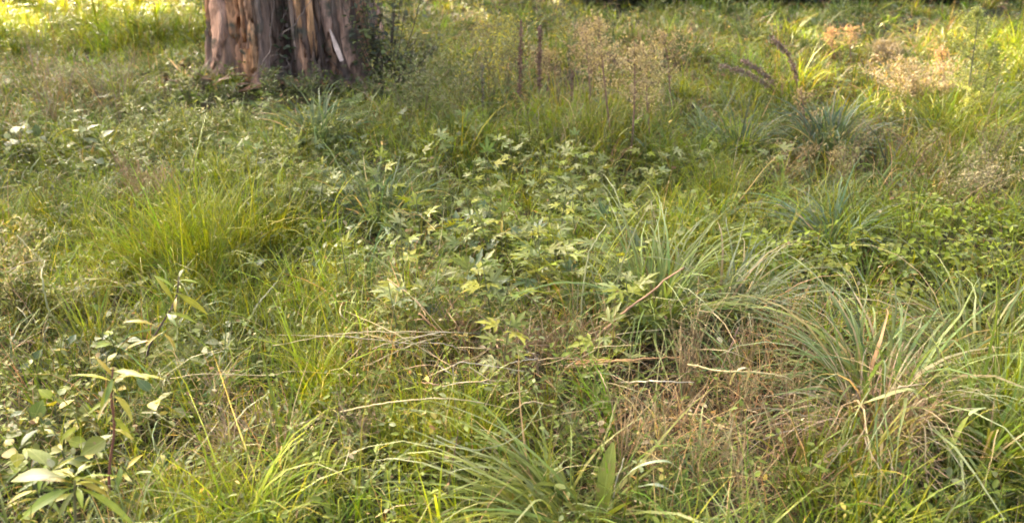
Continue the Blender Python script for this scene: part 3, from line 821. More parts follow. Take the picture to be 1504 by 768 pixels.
tuft('sedge_tuft', 'low dark sedge tuft left of the rounded blue-green one', 1085, 228, .10, .36, 120, (0.085, .12, .065), 0.0150, droop=(1.6, .4))
tuft('sedge_tuft', 'dark arching grass tuft left of the centre herbs', 560, 335, .10, .42, 152, (0.11, .15, .065), 0.0112, droop=(1.7, .4))
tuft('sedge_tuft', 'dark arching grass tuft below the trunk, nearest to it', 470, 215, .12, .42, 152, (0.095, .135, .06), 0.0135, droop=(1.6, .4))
tuft('sedge_tuft', 'sedge tuft at the right edge with long bright leaning blades', 1445, 690, .08, .40, 160, (0.18, .22, .035), 0.0108, droop=(1.3, .4), bias=(.9, .35))
tuft('sedge_tuft', 'olive sedge tuft spilling behind the largest tuft at right', 1420, 540, .10, .48, 176, (0.16, .185, .06), 0.0093, droop=(1.75, .4), dry=.15)
tuft('sedge_tuft', 'matted grey-green tuft between the centre and largest sedges', 1075, 470, .09, .42, 136, (0.15, .175, .085), 0.0090, droop=(1.7, .4), dry=.15, bias=(1.4, .5), tip=(.33, .35, .19))
tuft('grass_clump', 'tallest lime grass clump left of centre', 300, 375, .20, .30, 300, LIME, 0.0062, th=(.15, .2), droop=(.7, .4))
tuft('grass_clump', 'lime grass clump just right of the tallest lime clump', 385, 350, .14, .27, 190, LIME, 0.0062, th=(.15, .2), droop=(.8, .4))
tuft('grass_clump', 'lime grass clump left of the tallest lime clump', 215, 395, .14, .26, 170, (0.21, .23, .03), 0.0059, th=(.15, .2), droop=(.8, .4))
tuft('grass_clump', 'bright spiky grass clump near the fallen straw in the lower left', 478, 605, .035, .22, 45, LIME, 0.0065, th=(.12, .15), droop=(.5, .3))
tuft('grass_clump', 'bright grass clump standing in the lower centre below the bent straw', 690, 660, .06, .22, 80, LIME, 0.0062, th=(.12, .2), droop=(.6, .3))
tuft('grass_clump', 'bright grass clump left of the lower centre one', 630, 665, .06, .20, 70, (0.22, .24, .03), 0.0062, th=(.12, .2), droop=(.6, .3))
tuft('grass_clump', 'fine yellow-green grass clump on the bottom edge at left', 290, 770, .12, .17, 170, (0.22, .24, .025), 0.0049, th=(.12, .2), droop=(.6, .3))
tuft('grass_clump', 'upright lime grass clump at the right edge above the leaning sedge', 1480, 620, .08, .34, 100, LIME, 0.0078, th=(.15, .2), droop=(.7, .3))
tuft('grass_clump', 'lime grass clump behind the centre sedge near the brown patch', 1060, 300, .12, .34, 150, (0.18, .22, .03), .006, th=(.15, .2), droop=(.7, .3))
tuft('grass_clump', 'sunlit yellow grass clump below the tan weed mound', 1385, 205, .16, .30, 170, (0.22, .23, .03), .008, th=(.2, .25), droop=(.8, .3))
tuft('grass_clump', 'olive grass clump standing among the tan seed heads', 885, 215, .14, .32, 130, (0.19, .21, .04), .007, th=(.15, .2), droop=(.7, .3))
tuft('grass_clump', 'lime grass clump at the left edge of the lower meadow', 140, 510, .07, .24, 90, (0.21, .225, .03), 0.0062, th=(.12, .2), droop=(.6, .3))
tuft('dead_grass_clump', 'withered grey-brown blades hanging under the largest sedge tuft', 1275, 660, .08, .36, 150, (0.30, .235, .155), .0058, droop=(1.8, .4), dry=.3, cat='dead grass', tip=(.33, .25, .16))

# ------------------------------------------------------------------ herbs, patch by patch
def patch(name, label, cat, group, spots, hr, nl, size, shape, mats, **kw):
    for p, w in placed(spots):
        sc = (p.y / 5.0) ** 0.25 if p.y > 5 else 1
        herb(name, label + w, cat, p, random.uniform(*hr), random.randint(*nl), random.uniform(*size) * sc, shape, mats, group,
             lean=(random.uniform(-.05, .05), random.uniform(-.06, .04)), **kw)

patch('lobed_herb', 'green herb with deeply cut leaves at the meadow centre', 'herb', 'cut-leaved herbs at the centre',
      scatter_px(42, 765, 425, 175, 80, .06), (.18, .38), (9, 13), (.085, .16), 'lobed', ['mid', 'lime', 'mid', 'pale', 'deep', 'lime'])
patch('lobed_herb', 'pale cut-leaved herb below the tan seed heads', 'herb', 'pale cut-leaved herbs behind the centre',
      scatter_px(38, 815, 300, 190, 55, .09), (.16, .32), (8, 12), (.085, .15), 'lobed', ['pale', 'mid', 'mid', 'lime', 'pale'])
patch('lobed_herb', 'pale flat-leaved herb behind the lime grass clumps', 'herb', 'pale herbs behind the lime grass',
      scatter_px(8, 440, 318, 70, 18, .08), (.15, .24), (7, 9), (.08, .11), 'lobed', ['pale', 'white', 'mid'])
patch('clover_plant', 'yellow-green three-leaved plant in the ground cover at right', 'herb', 'three-leaved plants at right',
      scatter_px(26, 1405, 415, 105, 55, .07), (.08, .2), (7, 11), (.06, .085), 'tri', ['lime', 'lime', 'mid'])
patch('clover_plant', 'yellow-green three-leaved plant between the centre and dark sedge tufts', 'herb', 'three-leaved plants near the centre sedge',
      scatter_px(18, 1140, 405, 100, 25, .07), (.07, .16), (7, 10), (.055, .08), 'tri', ['lime', 'mid'])
patch('broad_leaf_weed', 'broad oval-leaved weed in the bottom left corner', 'weed', 'oval-leaved weeds in the bottom left corner',
      scatter_px(22, 85, 650, 115, 105, .06), (.07, .18), (5, 8), (.055, .085), 'ovate', ['mid', 'mid', 'lime', 'yellow', 'deep'])
patch('leafy_shoot', 'young shoot with narrow yellow-green leaves in the bottom left corner', 'shoot', 'narrow-leaved shoots at bottom left',
      scatter_px(8, 90, 730, 110, 50, .07), (.12, .22), (7, 10), (.07, .11), 'lance2', ['lime', 'yellow', 'mid', 'lime'])
patch('broad_leaf_weed', 'pale oval-leaved weed around the leaning dark-stemmed sapling', 'weed', 'pale weeds at the leaning stem',
      scatter_px(12, 255, 535, 80, 30, .06), (.08, .17), (5, 8), (.055, .08), 'ovate', ['pale', 'pale', 'mid', 'white'])
patch('broad_leaf_weed', 'whitish-leaved weed left of the brown dead weeds', 'weed', 'whitish weeds on the dead patch',
      scatter_px(9, 880, 605, 75, 26, .06), (.05, .12), (5, 7), (.05, .075), 'lobed', ['white', 'pale', 'pale'])
patch('broad_leaf_weed', 'broad-leaved weed at the foot of the trunk', 'weed', 'weeds at the foot of the trunk',
      scatter_px(14, 425, 182, 95, 18, .1), (.07, .16), (6, 9), (.09, .13), 'lobed', ['mid', 'pale', 'deep'])
patch('broad_leaf_weed', 'small leafy weed in the bottom right corner', 'weed', 'small weeds in the bottom right corner',
      scatter_px(20, 1390, 745, 120, 32, .05), (.06, .14), (6, 9), (.045, .065), 'lobed', ['mid', 'mid', 'lime', 'deep'])
patch('broad_leaf_weed', 'small leafy weed left of the flopped sedge tuft', 'weed', 'small weeds in the lower left centre',
      scatter_px(18, 560, 650, 130, 60, .06), (.06, .13), (6, 9), (.04, .06), 'lobed', ['mid', 'lime', 'pale'])
patch('broad_leaf_weed', 'leafy weed left of the centre herbs', 'weed', 'leafy weeds left of the centre herbs',
      scatter_px(16, 580, 420, 80, 45, .06), (.1, .22), (6, 9), (.06, .085), 'lobed', ['mid', 'pale', 'lime'])
patch('broad_leaf_weed', 'dark leafy weed at the upper left edge', 'weed', 'dark weeds at the left edge',
      scatter_px(14, 70, 240, 90, 30, .1), (.14, .26), (6, 9), (.09, .13), 'ovate', ['deep', 'mid', 'pale'])
patch('broad_leaf_weed', 'green oval-leaved weed behind the centre sedge', 'weed', 'leafy weeds behind the centre sedge',
      scatter_px(16, 1030, 345, 90, 35, .08), (.1, .2), (6, 9), (.07, .1), 'ovate', ['mid', 'lime', 'pale'])

patch('broad_leaf_weed', 'green leafy weed left of the pale centre herbs', 'weed', 'leafy weeds between trunk and lime grass',
      scatter_px(27, 400, 262, 190, 34, .12), (.12, .22), (7, 10), (.085, .12), 'lobed', ['mid', 'deep', 'pale', 'mid'])
patch('broad_leaf_weed', 'small dark leafy weed among the lime grass clumps', 'weed', 'small weeds among the lime grass',
      scatter_px(18, 330, 430, 190, 45, .1), (.08, .16), (6, 9), (.05, .075), 'ovate', ['mid', 'deep', 'pale'])
patch('broad_leaf_weed', 'small leafy weed right of the dark low sedge', 'weed', 'small weeds in the far right meadow',
      scatter_px(18, 1230, 150, 220, 55, .25), (.12, .2), (7, 9), (.09, .13), 'lobed', ['deep', 'mid', 'deep', 'pale'])
# feathery flowering weeds: stems with many tiny leaves
def feathery(name, label, p, h, group, cols, spread=.16, nst=6, cat='weed', leaf=.022, lw=.8, stemcol=(.15, .13, .06), per=70, bud=None):
    root = thing(name, label, cat, p, group)
    sb, lb = Bag(), Bag()
    for k in range(nst):
        a = random.uniform(0, 6.28); r = random.uniform(.2, 1) * spread
        top = Vector((r * math.cos(a), r * math.sin(a), h * random.uniform(.7, 1.05)))
        ln = smooth_line([(0, 0, -.01), (top.x * .35, top.y * .35, top.z * .5), top], 8)
        tube(sb, ln, [.0028 * (1 - .08 * i) for i in range(len(ln))], stemcol, 4)
        L = np.array([list(q) for q in ln])
        s = rng.uniform(.2, 1, per) ** .7 * (len(L) - 1)
        i0 = np.minimum(s.astype(int), len(L) - 2); f = (s - i0)[:, None]
        pos = L[i0] * (1 - f) + L[i0 + 1] * f
        az = rng.uniform(0, 6.28, per)
        out = rng.uniform(0, .05, per) * (h / .4)
        pos = pos + np.stack([np.sin(az) * out, np.cos(az) * out, rng.uniform(-.005, .03, per)], -1)
        fr = rot_frames(az, rng.normal(.4, .5, per), rng.normal(0, .4, per))
        ci = rng.integers(0, len(cols), per)
        c = np.array(cols)[ci] * np.clip(1 + rng.normal(0, .22, (per, 1)), .5, 1.7)
        bake(lb, DI_V * np.array([lw, 1, 1]), None, DI_T, pos, fr, leaf * np.clip(rng.normal(1, .3, per), .5, 1.8), c)
    tag(link('stems', sb.mesh('stems', DRY), root), kind='stuff')
    tag(link('leaves', lb.mesh('leaves', LEAFY), root), kind='stuff')
    return root

for p, w in placed(scatter_px(18, 280, 215, 200, 58, .2)):
    feathery('feathery_weed', 'pale yellow-green feathery weed below and left of the trunk' + w, p, random.uniform(.15, .34), 'feathery weeds by the trunk',
             [(.175, .205, .035), (.21, .23, .06), (.13, .16, .03), (.30, .30, .12)], .16, 5, leaf=.032, per=40)
for p, w in placed(scatter_px(9, 90, 165, 130, 45, .25)):
    feathery('feathery_weed', 'hazy brown-stemmed weed at the upper left edge' + w, p, random.uniform(.35, .55), 'brown-stemmed weeds at upper left',
             [(.19, .18, .06), (.23, .19, .09), (.14, .17, .04)], .2, 8, leaf=.022, per=26, stemcol=(.22, .16, .10))
for p, w in placed(scatter_px(7, 625, 195, 70, 28, .16)):
    feathery('feathery_weed', 'fine dull green bushy weed right of the trunk base' + w, p, random.uniform(.42, .62), 'bushy weeds right of the trunk',
             [(.09, .12, .03), (.12, .15, .035), (.16, .15, .06)], .26, 8, leaf=.024, per=55)
for p, w in placed(scatter_px(12, 720, 125, 100, 50, .2)):
    feathery('feathery_weed', 'thin yellow-dotted weed between trunk and tan seed heads' + w, p, random.uniform(.4, .65), 'yellow-dotted weeds behind the trunk',
             [(.22, .23, .06), (.17, .17, .07), (.42, .36, .04)], .22, 7, leaf=.03, per=45)
for p, w in placed(scatter_px(5, 1340, 258, 150, 20, .25)):
    feathery('feathery_weed', 'brown faded bushy weed in the dull band at right' + w, p, random.uniform(.24, .38), 'faded weeds in the dull band',
             [(.24, .20, .08), (.21, .19, .06), (.16, .18, .045)], .2, 7, leaf=.02, per=45, stemcol=(.2, .14, .09))
for p, w in placed(scatter_px(5, 1440, 298, 80, 14, .16)):
    feathery('feathery_weed', 'cream-flowered low weed at the right edge' + w, p, random.uniform(.22, .32), 'cream-flowered weeds at the right edge',
             [(.40, .34, .17), (.30, .25, .11), (.17, .18, .06)], .2, 7, leaf=.018, per=60, stemcol=(.2, .15, .09))
for p, w in placed(scatter_px(3, 1190, 262, 60, 9, .16)):
    feathery('feathery_weed', 'tan withered low weed behind the compact dark sedge tuft' + w, p, random.uniform(.16, .24), 'withered weeds behind the dark sedge',
             [(.36, .28, .14), (.28, .22, .10)], .2, 7, leaf=.02, per=50, stemcol=(.25, .17, .1))
for p, w in placed(scatter_px(9, 45, 450, 60, 45, .08)):
    feathery('feathery_weed', 'yellowing feathery weed at the left edge at mid height' + w, p, random.uniform(.14, .24), 'yellowing weeds at the left edge',
             [(.24, .24, .06), (.28, .23, .09), (.16, .19, .04)], .1, 5, leaf=.022, per=45)

for p, w in placed(scatter_px(9, 430, 152, 110, 9, .12)):
    feathery('feathery_weed', 'dark small-leaved weed against the trunk foot' + w, p, random.uniform(.1, .24), 'dark weeds against the trunk',
             [(.09, .12, .04), (.14, .17, .05), (.10, .09, .05)], .14, 7, leaf=.03, per=45, stemcol=(.13, .1, .07))
# tan weed mound far right
for k, (u, v, s, lab) in enumerate([(1338, 168, 1.05, 'large rounded tan mound of dead weeds at far right'),
                                    (1300, 100, .6, 'small grey-brown dead weed mound behind the large tan one')]):
    p = gp(u, v)
    r = feathery('dead_weed_mound', lab, p, .34 * s, None, [(.29, .23, .135), (.24, .19, .11), (.33, .27, .165)] if k == 0 else [(.25, .2, .14), (.2, .17, .1)],
                 .36 * s, 40, 'dead weeds', .021, per=150, stemcol=(.33, .23, .14))

# ------------------------------------------------------------------ tall seed-head weeds
def plume_weed(label, u, v, utop, vtop, group, width=.16, cols=((.38, .31, .18), (.33, .27, .16), (.43, .36, .20)), dens=260, start=.45, stem=(.20, .12, .08)):
    p = gp(u, v); top = at_dist(utop, vtop, p.y + .02) - p
    root = thing('plume_weed', label, 'weed', p, group)
    b = Bag()
    ln = smooth_line([(0, 0, -.02), top * .5 + Vector((random.uniform(-.02, .02), 0, 0)), top], 12)
    tube(b, ln, [.008 * (1 - .06 * i) for i in range(len(ln))], stem, 5)
    link('stem', b.mesh('stem', DRY), root)
    sb, fb = Bag(), Bag()
    L = np.array([list(q) for q in ln])
    for k in range(34):
        s = start + (1 - start) * (k + random.random()) / 34
        i = min(int(s * (len(L) - 1)), len(L) - 2); q = Vector(L[i])
        a = random.uniform(0, 6.28)
        taper = math.sin(math.pi * min(1, (s - start) / (1 - start) * .8 + .22)) ** .7
        ln2 = width * taper * random.uniform(.6, 1.25)
        e = q + Vector((math.cos(a) * ln2, math.sin(a) * ln2, ln2 * random.uniform(.5, 1.1)))
        tube(sb, [q, q.lerp(e, .5) + Vector((0, 0, -.01)), e], [.0016, .0012, .0008], stem, 3)
        n = max(6, int(dens * 2.6) // 34)
        t = rng.uniform(.25, 1.05, n)[:, None]
        pos = np.array(q)[None] * (1 - t) + np.array(e)[None] * t + rng.normal(0, .012, (n, 3))
        fr = rot_frames(rng.uniform(0, 6.28, n), rng.normal(.6, .6, n), rng.uniform(-1, 1, n))
        c = np.array(cols)[rng.integers(0, len(cols), n)] * np.clip(1 + rng.normal(0, .18, (n, 1)), .5, 1.5)
        bake(fb, DI_V * np.array([1.4, 1, 1]), None, DI_T, pos, fr, .0165 * np.clip(rng.normal(1, .3, n), .5, 1.6), c)
    tag(link('side_stems', sb.mesh('side_stems', DRY), root), kind='stuff')
    tag(link('seed_heads', fb.mesh('seed_heads', FLUFF), root), kind='stuff')
    # a few withered leaves low on the stem
    for k in range(7):
        s = random.uniform(.12, .5); i = int(s * (len(L) - 1))
        put_leaf(root, 'lance2', random.choice(['tan', 'mid', 'deep']), Vector(L[i]), random.uniform(0, 6.28), random.uniform(-.6, .3), 0, random.uniform(.08, .12))

PW = 'tan seed-head weeds'
plume_weed('tallest tan plume weed with a dark straight stem, right of centre', 925, 250, 932, 62, PW, .17, dens=420)
plume_weed('tan plume weed with the highest plume, left behind the dark-stemmed one', 898, 205, 878, 22, PW, .15, dens=380)
plume_weed('pinkish plume weed with a broad crown left of the tall pair', 868, 175, 858, 42, PW, .19, dens=380, cols=((.40, .30, .19), (.35, .28, .18)))
plume_weed('tan plume weed on the right end of the seed-head row', 985, 160, 975, 48, PW, .17, dens=320, cols=((.39, .30, .18), (.34, .28, .16)))
plume_weed('pale greenish plume weed just right of the dark-stemmed one', 958, 225, 950, 80, PW, .13, dens=280, cols=((.40, .36, .20), (.33, .30, .15)))
plume_weed('low spreading tan plume weed left in the seed-head row', 800, 150, 806, 75, PW, .16, dens=260)
plume_weed('small tan plume weed at far right behind the dead mound', 1385, 150, 1382, 72, PW, .10, dens=160, cols=((.50, .33, .2),))
plume_weed('small pinkish plume weed behind the curved dark stalks', 1228, 95, 1222, 42, PW, .12, dens=160, cols=((.38, .25, .18),))
plume_weed('small pinkish plume weed next to another, right of the curved stalks', 1250, 98, 1252, 40, PW, .10, dens=140, cols=((.36, .25, .18),))
plume_weed('thin tan plume weed standing alone right of the curved dark stalk', 1180, 225, 1176, 130, PW, .08, dens=120, cols=((.36, .28, .16),))
# tall green leafy weed at right
plume_weed('tall thin green weed rising to the top edge at right', 1412, 200, 1440, 6, None, .17, cols=((.28, .32, .11), (.36, .38, .17)), dens=800, start=.25, stem=(.17, .17, .08))
plume_weed('slender green weed leaning right beside the tall green one', 1432, 190, 1462, 60, None, .12, cols=((.20, .24, .08),), dens=360, start=.25, stem=(.17, .16, .08))

# dark dock stalks
def dock(label, pts, dy=0.0, col=(.16, .09, .06), rad=.011, start=.35, group='dock stalks', dens=620, seed=.021):
    p = gp(*pts[0])
    root = thing('dock_stalk', label, 'dead stalk', p, group)
    P = [Vector((0, 0, -.02))]
    for i, (u, v) in enumerate(pts[1:]):
        P.append(at_dist(u, v, p.y + dy * (i + 1) / (len(pts) - 1)) - p)
    ln = smooth_line(P, 14)
    b = Bag(); tube(b, ln, [.0055 * (1 - .03 * i) for i in range(len(ln))], (.20, .125, .075), 5)
    link('stem', b.mesh('stem', DRY), root)
    L = np.array([list(q) for q in ln]); n = dens
    s = (start + (1 - start) * rng.uniform(0, 1, n)) * (len(L) - 1)
    i0 = np.minimum(s.astype(int), len(L) - 2); f = (s - i0)[:, None]
    whorl = np.abs(np.sin(s * 3.1)) * .6 + .4
    pos = L[i0] * (1 - f) + L[i0 + 1] * f + rng.normal(0, 1, (n, 3)) * (rad * .72 * whorl)[:, None]
    fr = rot_frames(rng.uniform(0, 6.28, n), rng.normal(0, .8, n), rng.uniform(-1, 1, n))
    fb = Bag()
    bake(fb, DI_V * np.array([1.8, 1, 1]), None, DI_T, pos, fr, seed * .8, jitter_cols(np.array(col) * np.array([1.25, 1.35, 1.25]), n, .1, .25))
    tag(link('seed_head', fb.mesh('seed_head', DRY), root), kind='stuff')

dock('upright brown seed stalk curving left at its tip, right of centre', [(1172, 165), (1170, 120), (1158, 82), (1133, 56)], col=(.24, .15, .10), rad=.017)
dock('longest brown seed stalk arching low to the left', [(1160, 155), (1130, 128), (1098, 108), (1058, 96)], col=(.24, .16, .11), rad=.016)
dock('shorter brown seed stalk just above the longest arching one', [(1155, 150), (1135, 122), (1115, 104), (1090, 88)], col=(.22, .14, .10), rad=.012)
dock('dark red-brown dock stalk, the left of the upright pair behind the centre', [(765, 175), (763, 130), (766, 32)], col=(.15, .08, .055))
dock('dark red-brown dock stalk, the right of the upright pair behind the centre', [(793, 165), (792, 110), (793, 40)], col=(.16, .09, .06))
dock('thin dark dock stalk right of the upright pair', [(838, 175), (840, 140), (841, 108)], col=(.13, .08, .05), rad=.008, dens=160)
dock('dark thin dock stalk in front of the bushy weeds right of the trunk', [(708, 195), (709, 140), (708, 95)], col=(.09, .08, .05), rad=.007, dens=120)

# ------------------------------------------------------------------ thorny shrub at the right of the trunk
def shrub():
    p = gp(568, 138)
    root = thing('twiggy_shrub', 'dark twiggy shrub with a few yellow flowers right against the trunk', 'shrub', p)
    lb = Bag()
    for k in range(28):
        a = random.uniform(0, 6.28); r = random.uniform(.08, .38)
        top = Vector((r * math.cos(a) + .05, r * .6 * math.sin(a), random.uniform(.35, .95)))
        ln = smooth_line([(0, 0, -.02), (top.x * .6, top.y * .6, top.z * .5), top], 9)
        b = Bag(); tube(b, ln, [.005 * (1 - .07 * i) for i in range(len(ln))], (.085, .06, .045), 4)
        link('twig', b.mesh('twig', DRY), root)
        L = np.array([list(q) for q in ln]); n = 45
        s = rng.uniform(.2, 1, n) * (len(L) - 1); i0 = np.minimum(s.astype(int), len(L) - 2); f = (s - i0)[:, None]
        pos = L[i0] * (1 - f) + L[i0 + 1] * f + rng.normal(0, .025, (n, 3))
        fr = rot_frames(rng.uniform(0, 6.28, n), rng.normal(.1, .5, n), rng.normal(0, .5, n))
        c = np.where(rng.uniform(0, 1, (n, 1)) < .35, np.array([[.20, .22, .07]]), np.array([[.075, .085, .045]])) * np.clip(1 + rng.normal(0, .25, (n, 1)), .5, 1.6)
        bake(lb, OV_V, OV_Q, OV_T, pos, fr, .038 * np.clip(rng.normal(1, .3, n), .5, 1.6), c)
    tag(link('foliage', lb.mesh('foliage', LEAFY), root), kind='stuff')
    for (u, v) in [(558, 52), (576, 92), (585, 38), (625, 50), (548, 76)]:
        q = at_dist(u, v, p.y - .05) - p
        for k in range(5):
            put_leaf(root, 'ovate', 'flower', q, k * 1.256, .3, 0, .035, 'petal')
shrub()

def creeper(label, stems, nleaf, cols):
    """vine climbing the trunk: stems given as (angle, height) pairs on its surface"""
    root = thing('creeper', label, 'creeper', TRUNK_C)
    lb = Bag()
    for st in stems:
        pts = []
        for (t, z) in st:
            r = float(trunk_r(np.array([t]), np.array([max(z, 0.0)]))[0]) + .055
            pts.append(Vector((r * math.sin(t), -r * math.cos(t), z)))
        ln = [q + Vector((random.gauss(0, .012), random.gauss(0, .008), random.gauss(0, .012))) for q in smooth_line(pts, 14)]
        b = Bag(); tube(b, ln, [.006 * (1 - .05 * i) for i in range(len(ln))], (.12, .085, .06), 5)
        link('stem', b.mesh('stem', DRY), root)
        A = np.array([list(q) for q in ln]); n = nleaf
        f = rng.uniform(0, len(A) - 1.01, n); i0 = f.astype(int); g = (f - i0)[:, None]
        pos = A[i0] * (1 - g) + A[i0 + 1] * g + rng.normal(0, .03, (n, 3)) + np.array([[0, -.02, 0]])
        fr = rot_frames(rng.normal(np.pi, .9, n), rng.normal(-.3, .5, n), rng.normal(0, .4, n))
        c = np.array(cols)[rng.integers(0, len(cols), n)] * rng.uniform(.6, 1.3, (n, 1))
        bake(lb, OV_V, OV_Q, OV_T, pos, fr, .045 * np.clip(rng.normal(1, .3, n), .5, 1.6), c)
    tag(link('leaves', lb.mesh('leaves', LEAFY, None), root), kind='stuff')
creeper('dark leafy creeper climbing the cleft in the middle of the trunk', [[(-.05, -.02), (-.08, .3), (.0, .7), (-.04, 1.3)], [(.06, -.02), (.1, .25), (.04, .6)], [(-.2, -.02), (-.15, .2), (-.1, .45)]],
        42, [(.06, .075, .03), (.09, .10, .04), (.16, .17, .09), (.10, .07, .045)])
creeper('withered dark creeper tangled over the right foot of the trunk', [[(.5, -.02), (.7, .12), (.62, .3)], [(.95, -.02), (.9, .2), (1.1, .5), (1.15, .9)], [(.75, -.02), (.55, .1), (.35, .16)], [(1.2, -.02), (1.15, .3), (1.3, .7)]],
        30, [(.07, .075, .035), (.12, .11, .05), (.14, .09, .06)])

# ------------------------------------------------------------------ hero saplings, lower left
def stem_part(root, pts, r0, r1, col, name='stem'):
    ln = smooth_line(pts, 12)
    b = Bag(); tube(b, ln, [r0 + (r1 - r0) * i / (len(ln) - 1) for i in range(len(ln))], col, 6)
    link(name, b.mesh(name, DRY), root)
    return ln

def sapling(label, base_px, pts, leaves, stemcol, y_off=0.0, r=(.0045, .002), name='sapling', group=None):
    """pts: pixels of the stem upward; leaves: (pixel of leaf base, pixel of tip, shape, mat, depth tilt)"""
    p = gp(*base_px)
    root = thing(name, label, 'sapling', p, group)
    P = [Vector((0, 0, -.02))] + [at_dist(u, v, p.y + y_off * (i + 1) / len(pts)) - p for i, (u, v) in enumerate(pts)]
    stem_part(root, P, r[0], r[1], stemcol)
    for (bu, bv, tu, tv, shape, mat, dd) in leaves:
        a = at_dist(bu, bv, p.y + y_off * .5) - p; e = at_dist(tu, tv, p.y + y_off * .5 + dd) - p
        d = e - a; ln = d.length; d.normalize()
        az = math.atan2(d.x, d.y); pt = math.asin(max(-1, min(1, d.z)))
        put_leaf(root, shape, mat, a, az, pt + .12, random.uniform(-.5, .5), ln * 1.02)
        if random.random() < .75:               # a smaller leaf behind it on the same node
            put_leaf(root, random.choice(['lance', 'lance2']), random.choice(['lime', 'yellow', 'mid']), a + Vector((0, 0, random.uniform(-.03, .01))), az + random.uniform(1.0, 2.4), random.uniform(-.2, .4), random.uniform(-.4, .4), ln * random.uniform(.5, .85))

sapling('tall red-brown stemmed sapling with yellowing leaves at lower left', (165, 775), [(160, 700), (168, 630), (163, 580), (166, 540)],
        [(165, 560, 105, 545, 'lance', 'yellow', .02), (166, 552, 140, 525, 'lance', 'yellow', .03), (166, 556, 240, 548, 'lance', 'yellow', -.02), (167, 545, 212, 552, 'lance', 'yellow', -.05),
         (166, 580, 200, 600, 'lance2', 'yellow', -.06), (165, 585, 130, 600, 'lance2', 'lime', -.05), (165, 630, 195, 634, 'lance2', 'yellow', -.03), (165, 640, 120, 668, 'ovate', 'mid', -.06),
         (164, 565, 190, 540, 'lance', 'yellow', .05), (164, 610, 195, 640, 'lance2', 'lime', -.02)],
        (.20, .085, .055))
sapling('low sapling with long yellow-green leaves in the bottom left corner', (112, 850), [(110, 740), (110, 705)],
        [(108, 715, 22, 755, 'lance2', 'lime', -.05), (106, 708, 32, 700, 'lance', 'yellow', .02), (112, 708, 165, 722, 'lance2', 'yellow', .02), (112, 718, 82, 755, 'lance2', 'mid', -.06),
         (110, 700, 68, 690, 'lance', 'lime', .05), (112, 702, 160, 712, 'lance', 'yellow', .05), (118, 716, 205, 766, 'lance', 'lime', -.04), (108, 700, 85, 675, 'lance2', 'yellow', .08),
         (110, 698, 138, 672, 'lance2', 'pale', .08), (96, 700, 0, 695, 'lance2', 'pale', .03), (112, 694, 126, 680, 'ovate', 'white', .02), (110, 694, 100, 688, 'ovate', 'white', .0), (74, 690, 45, 655, 'ovate', 'pale', .05), (78, 690, 72, 672, 'ovate', 'white', .02)],
        (.17, .15, .06))
sapling('leaning dark-stemmed sapling with sparse yellow leaves at left', (205, 560), [(218, 512), (238, 475), (258, 440), (263, 405)],
        [(228, 478, 184, 464, 'lance2', 'yellow', .0), (255, 442, 228, 405, 'lance', 'lime', .05), (258, 430, 300, 455, 'lance2', 'lime', -.03), (240, 490, 262, 505, 'lance2', 'yellow', -.05),
         (262, 410, 268, 396, 'ovate', 'white', .0), (258, 425, 226, 402, 'lance', 'lime', .02), (262, 412, 290, 410, 'lance2', 'lime', 0), (226, 500, 180, 505, 'lance2', 'yellow', -.02),
         (246, 460, 290, 466, 'lance2', 'lime', .02)],
        (.10, .07, .05), y_off=.08)
sapling('young sapling with a lime star of leaves on top of the centre herbs', (738, 405), [(737, 365), (736, 345)],
        [(736, 344, 722, 322, 'lance2', 'lime', .02), (736, 344, 762, 326, 'lance2', 'yellow', .02), (736, 344, 710, 334, 'lance2', 'lime', -.02), (736, 346, 758, 342, 'lance2', 'lime', -.04), (737, 346, 736, 322, 'lance', 'yellow', .05)],
        (.15, .15, .06))
# broad upright strap leaf, pale withered leaf loops
def leaf_thing(name, label, px, h, shape, mat, az, pt, size, cat='leaf plant', n=1):
    p = gp(*px)
    root = thing(name, label, cat, p)
    for k in range(n):
        put_leaf(root, shape, mat, Vector((0, 0, h)), az + k * 2.1, pt - .25 * k, .3, size * (1 - .2 * k))
leaf_thing('dock_plant', 'broad upright green dock leaf beside the flopped sedge', (882, 770), 0, 'strap', 'mid', .3, 1.3, .22, n=3)
leaf_thing('dock_plant', 'grey-blue pointed leaf plant at the right edge of the ground cover', (1492, 470), .02, 'strap', 'pale', -1.2, .55, .2, n=3)

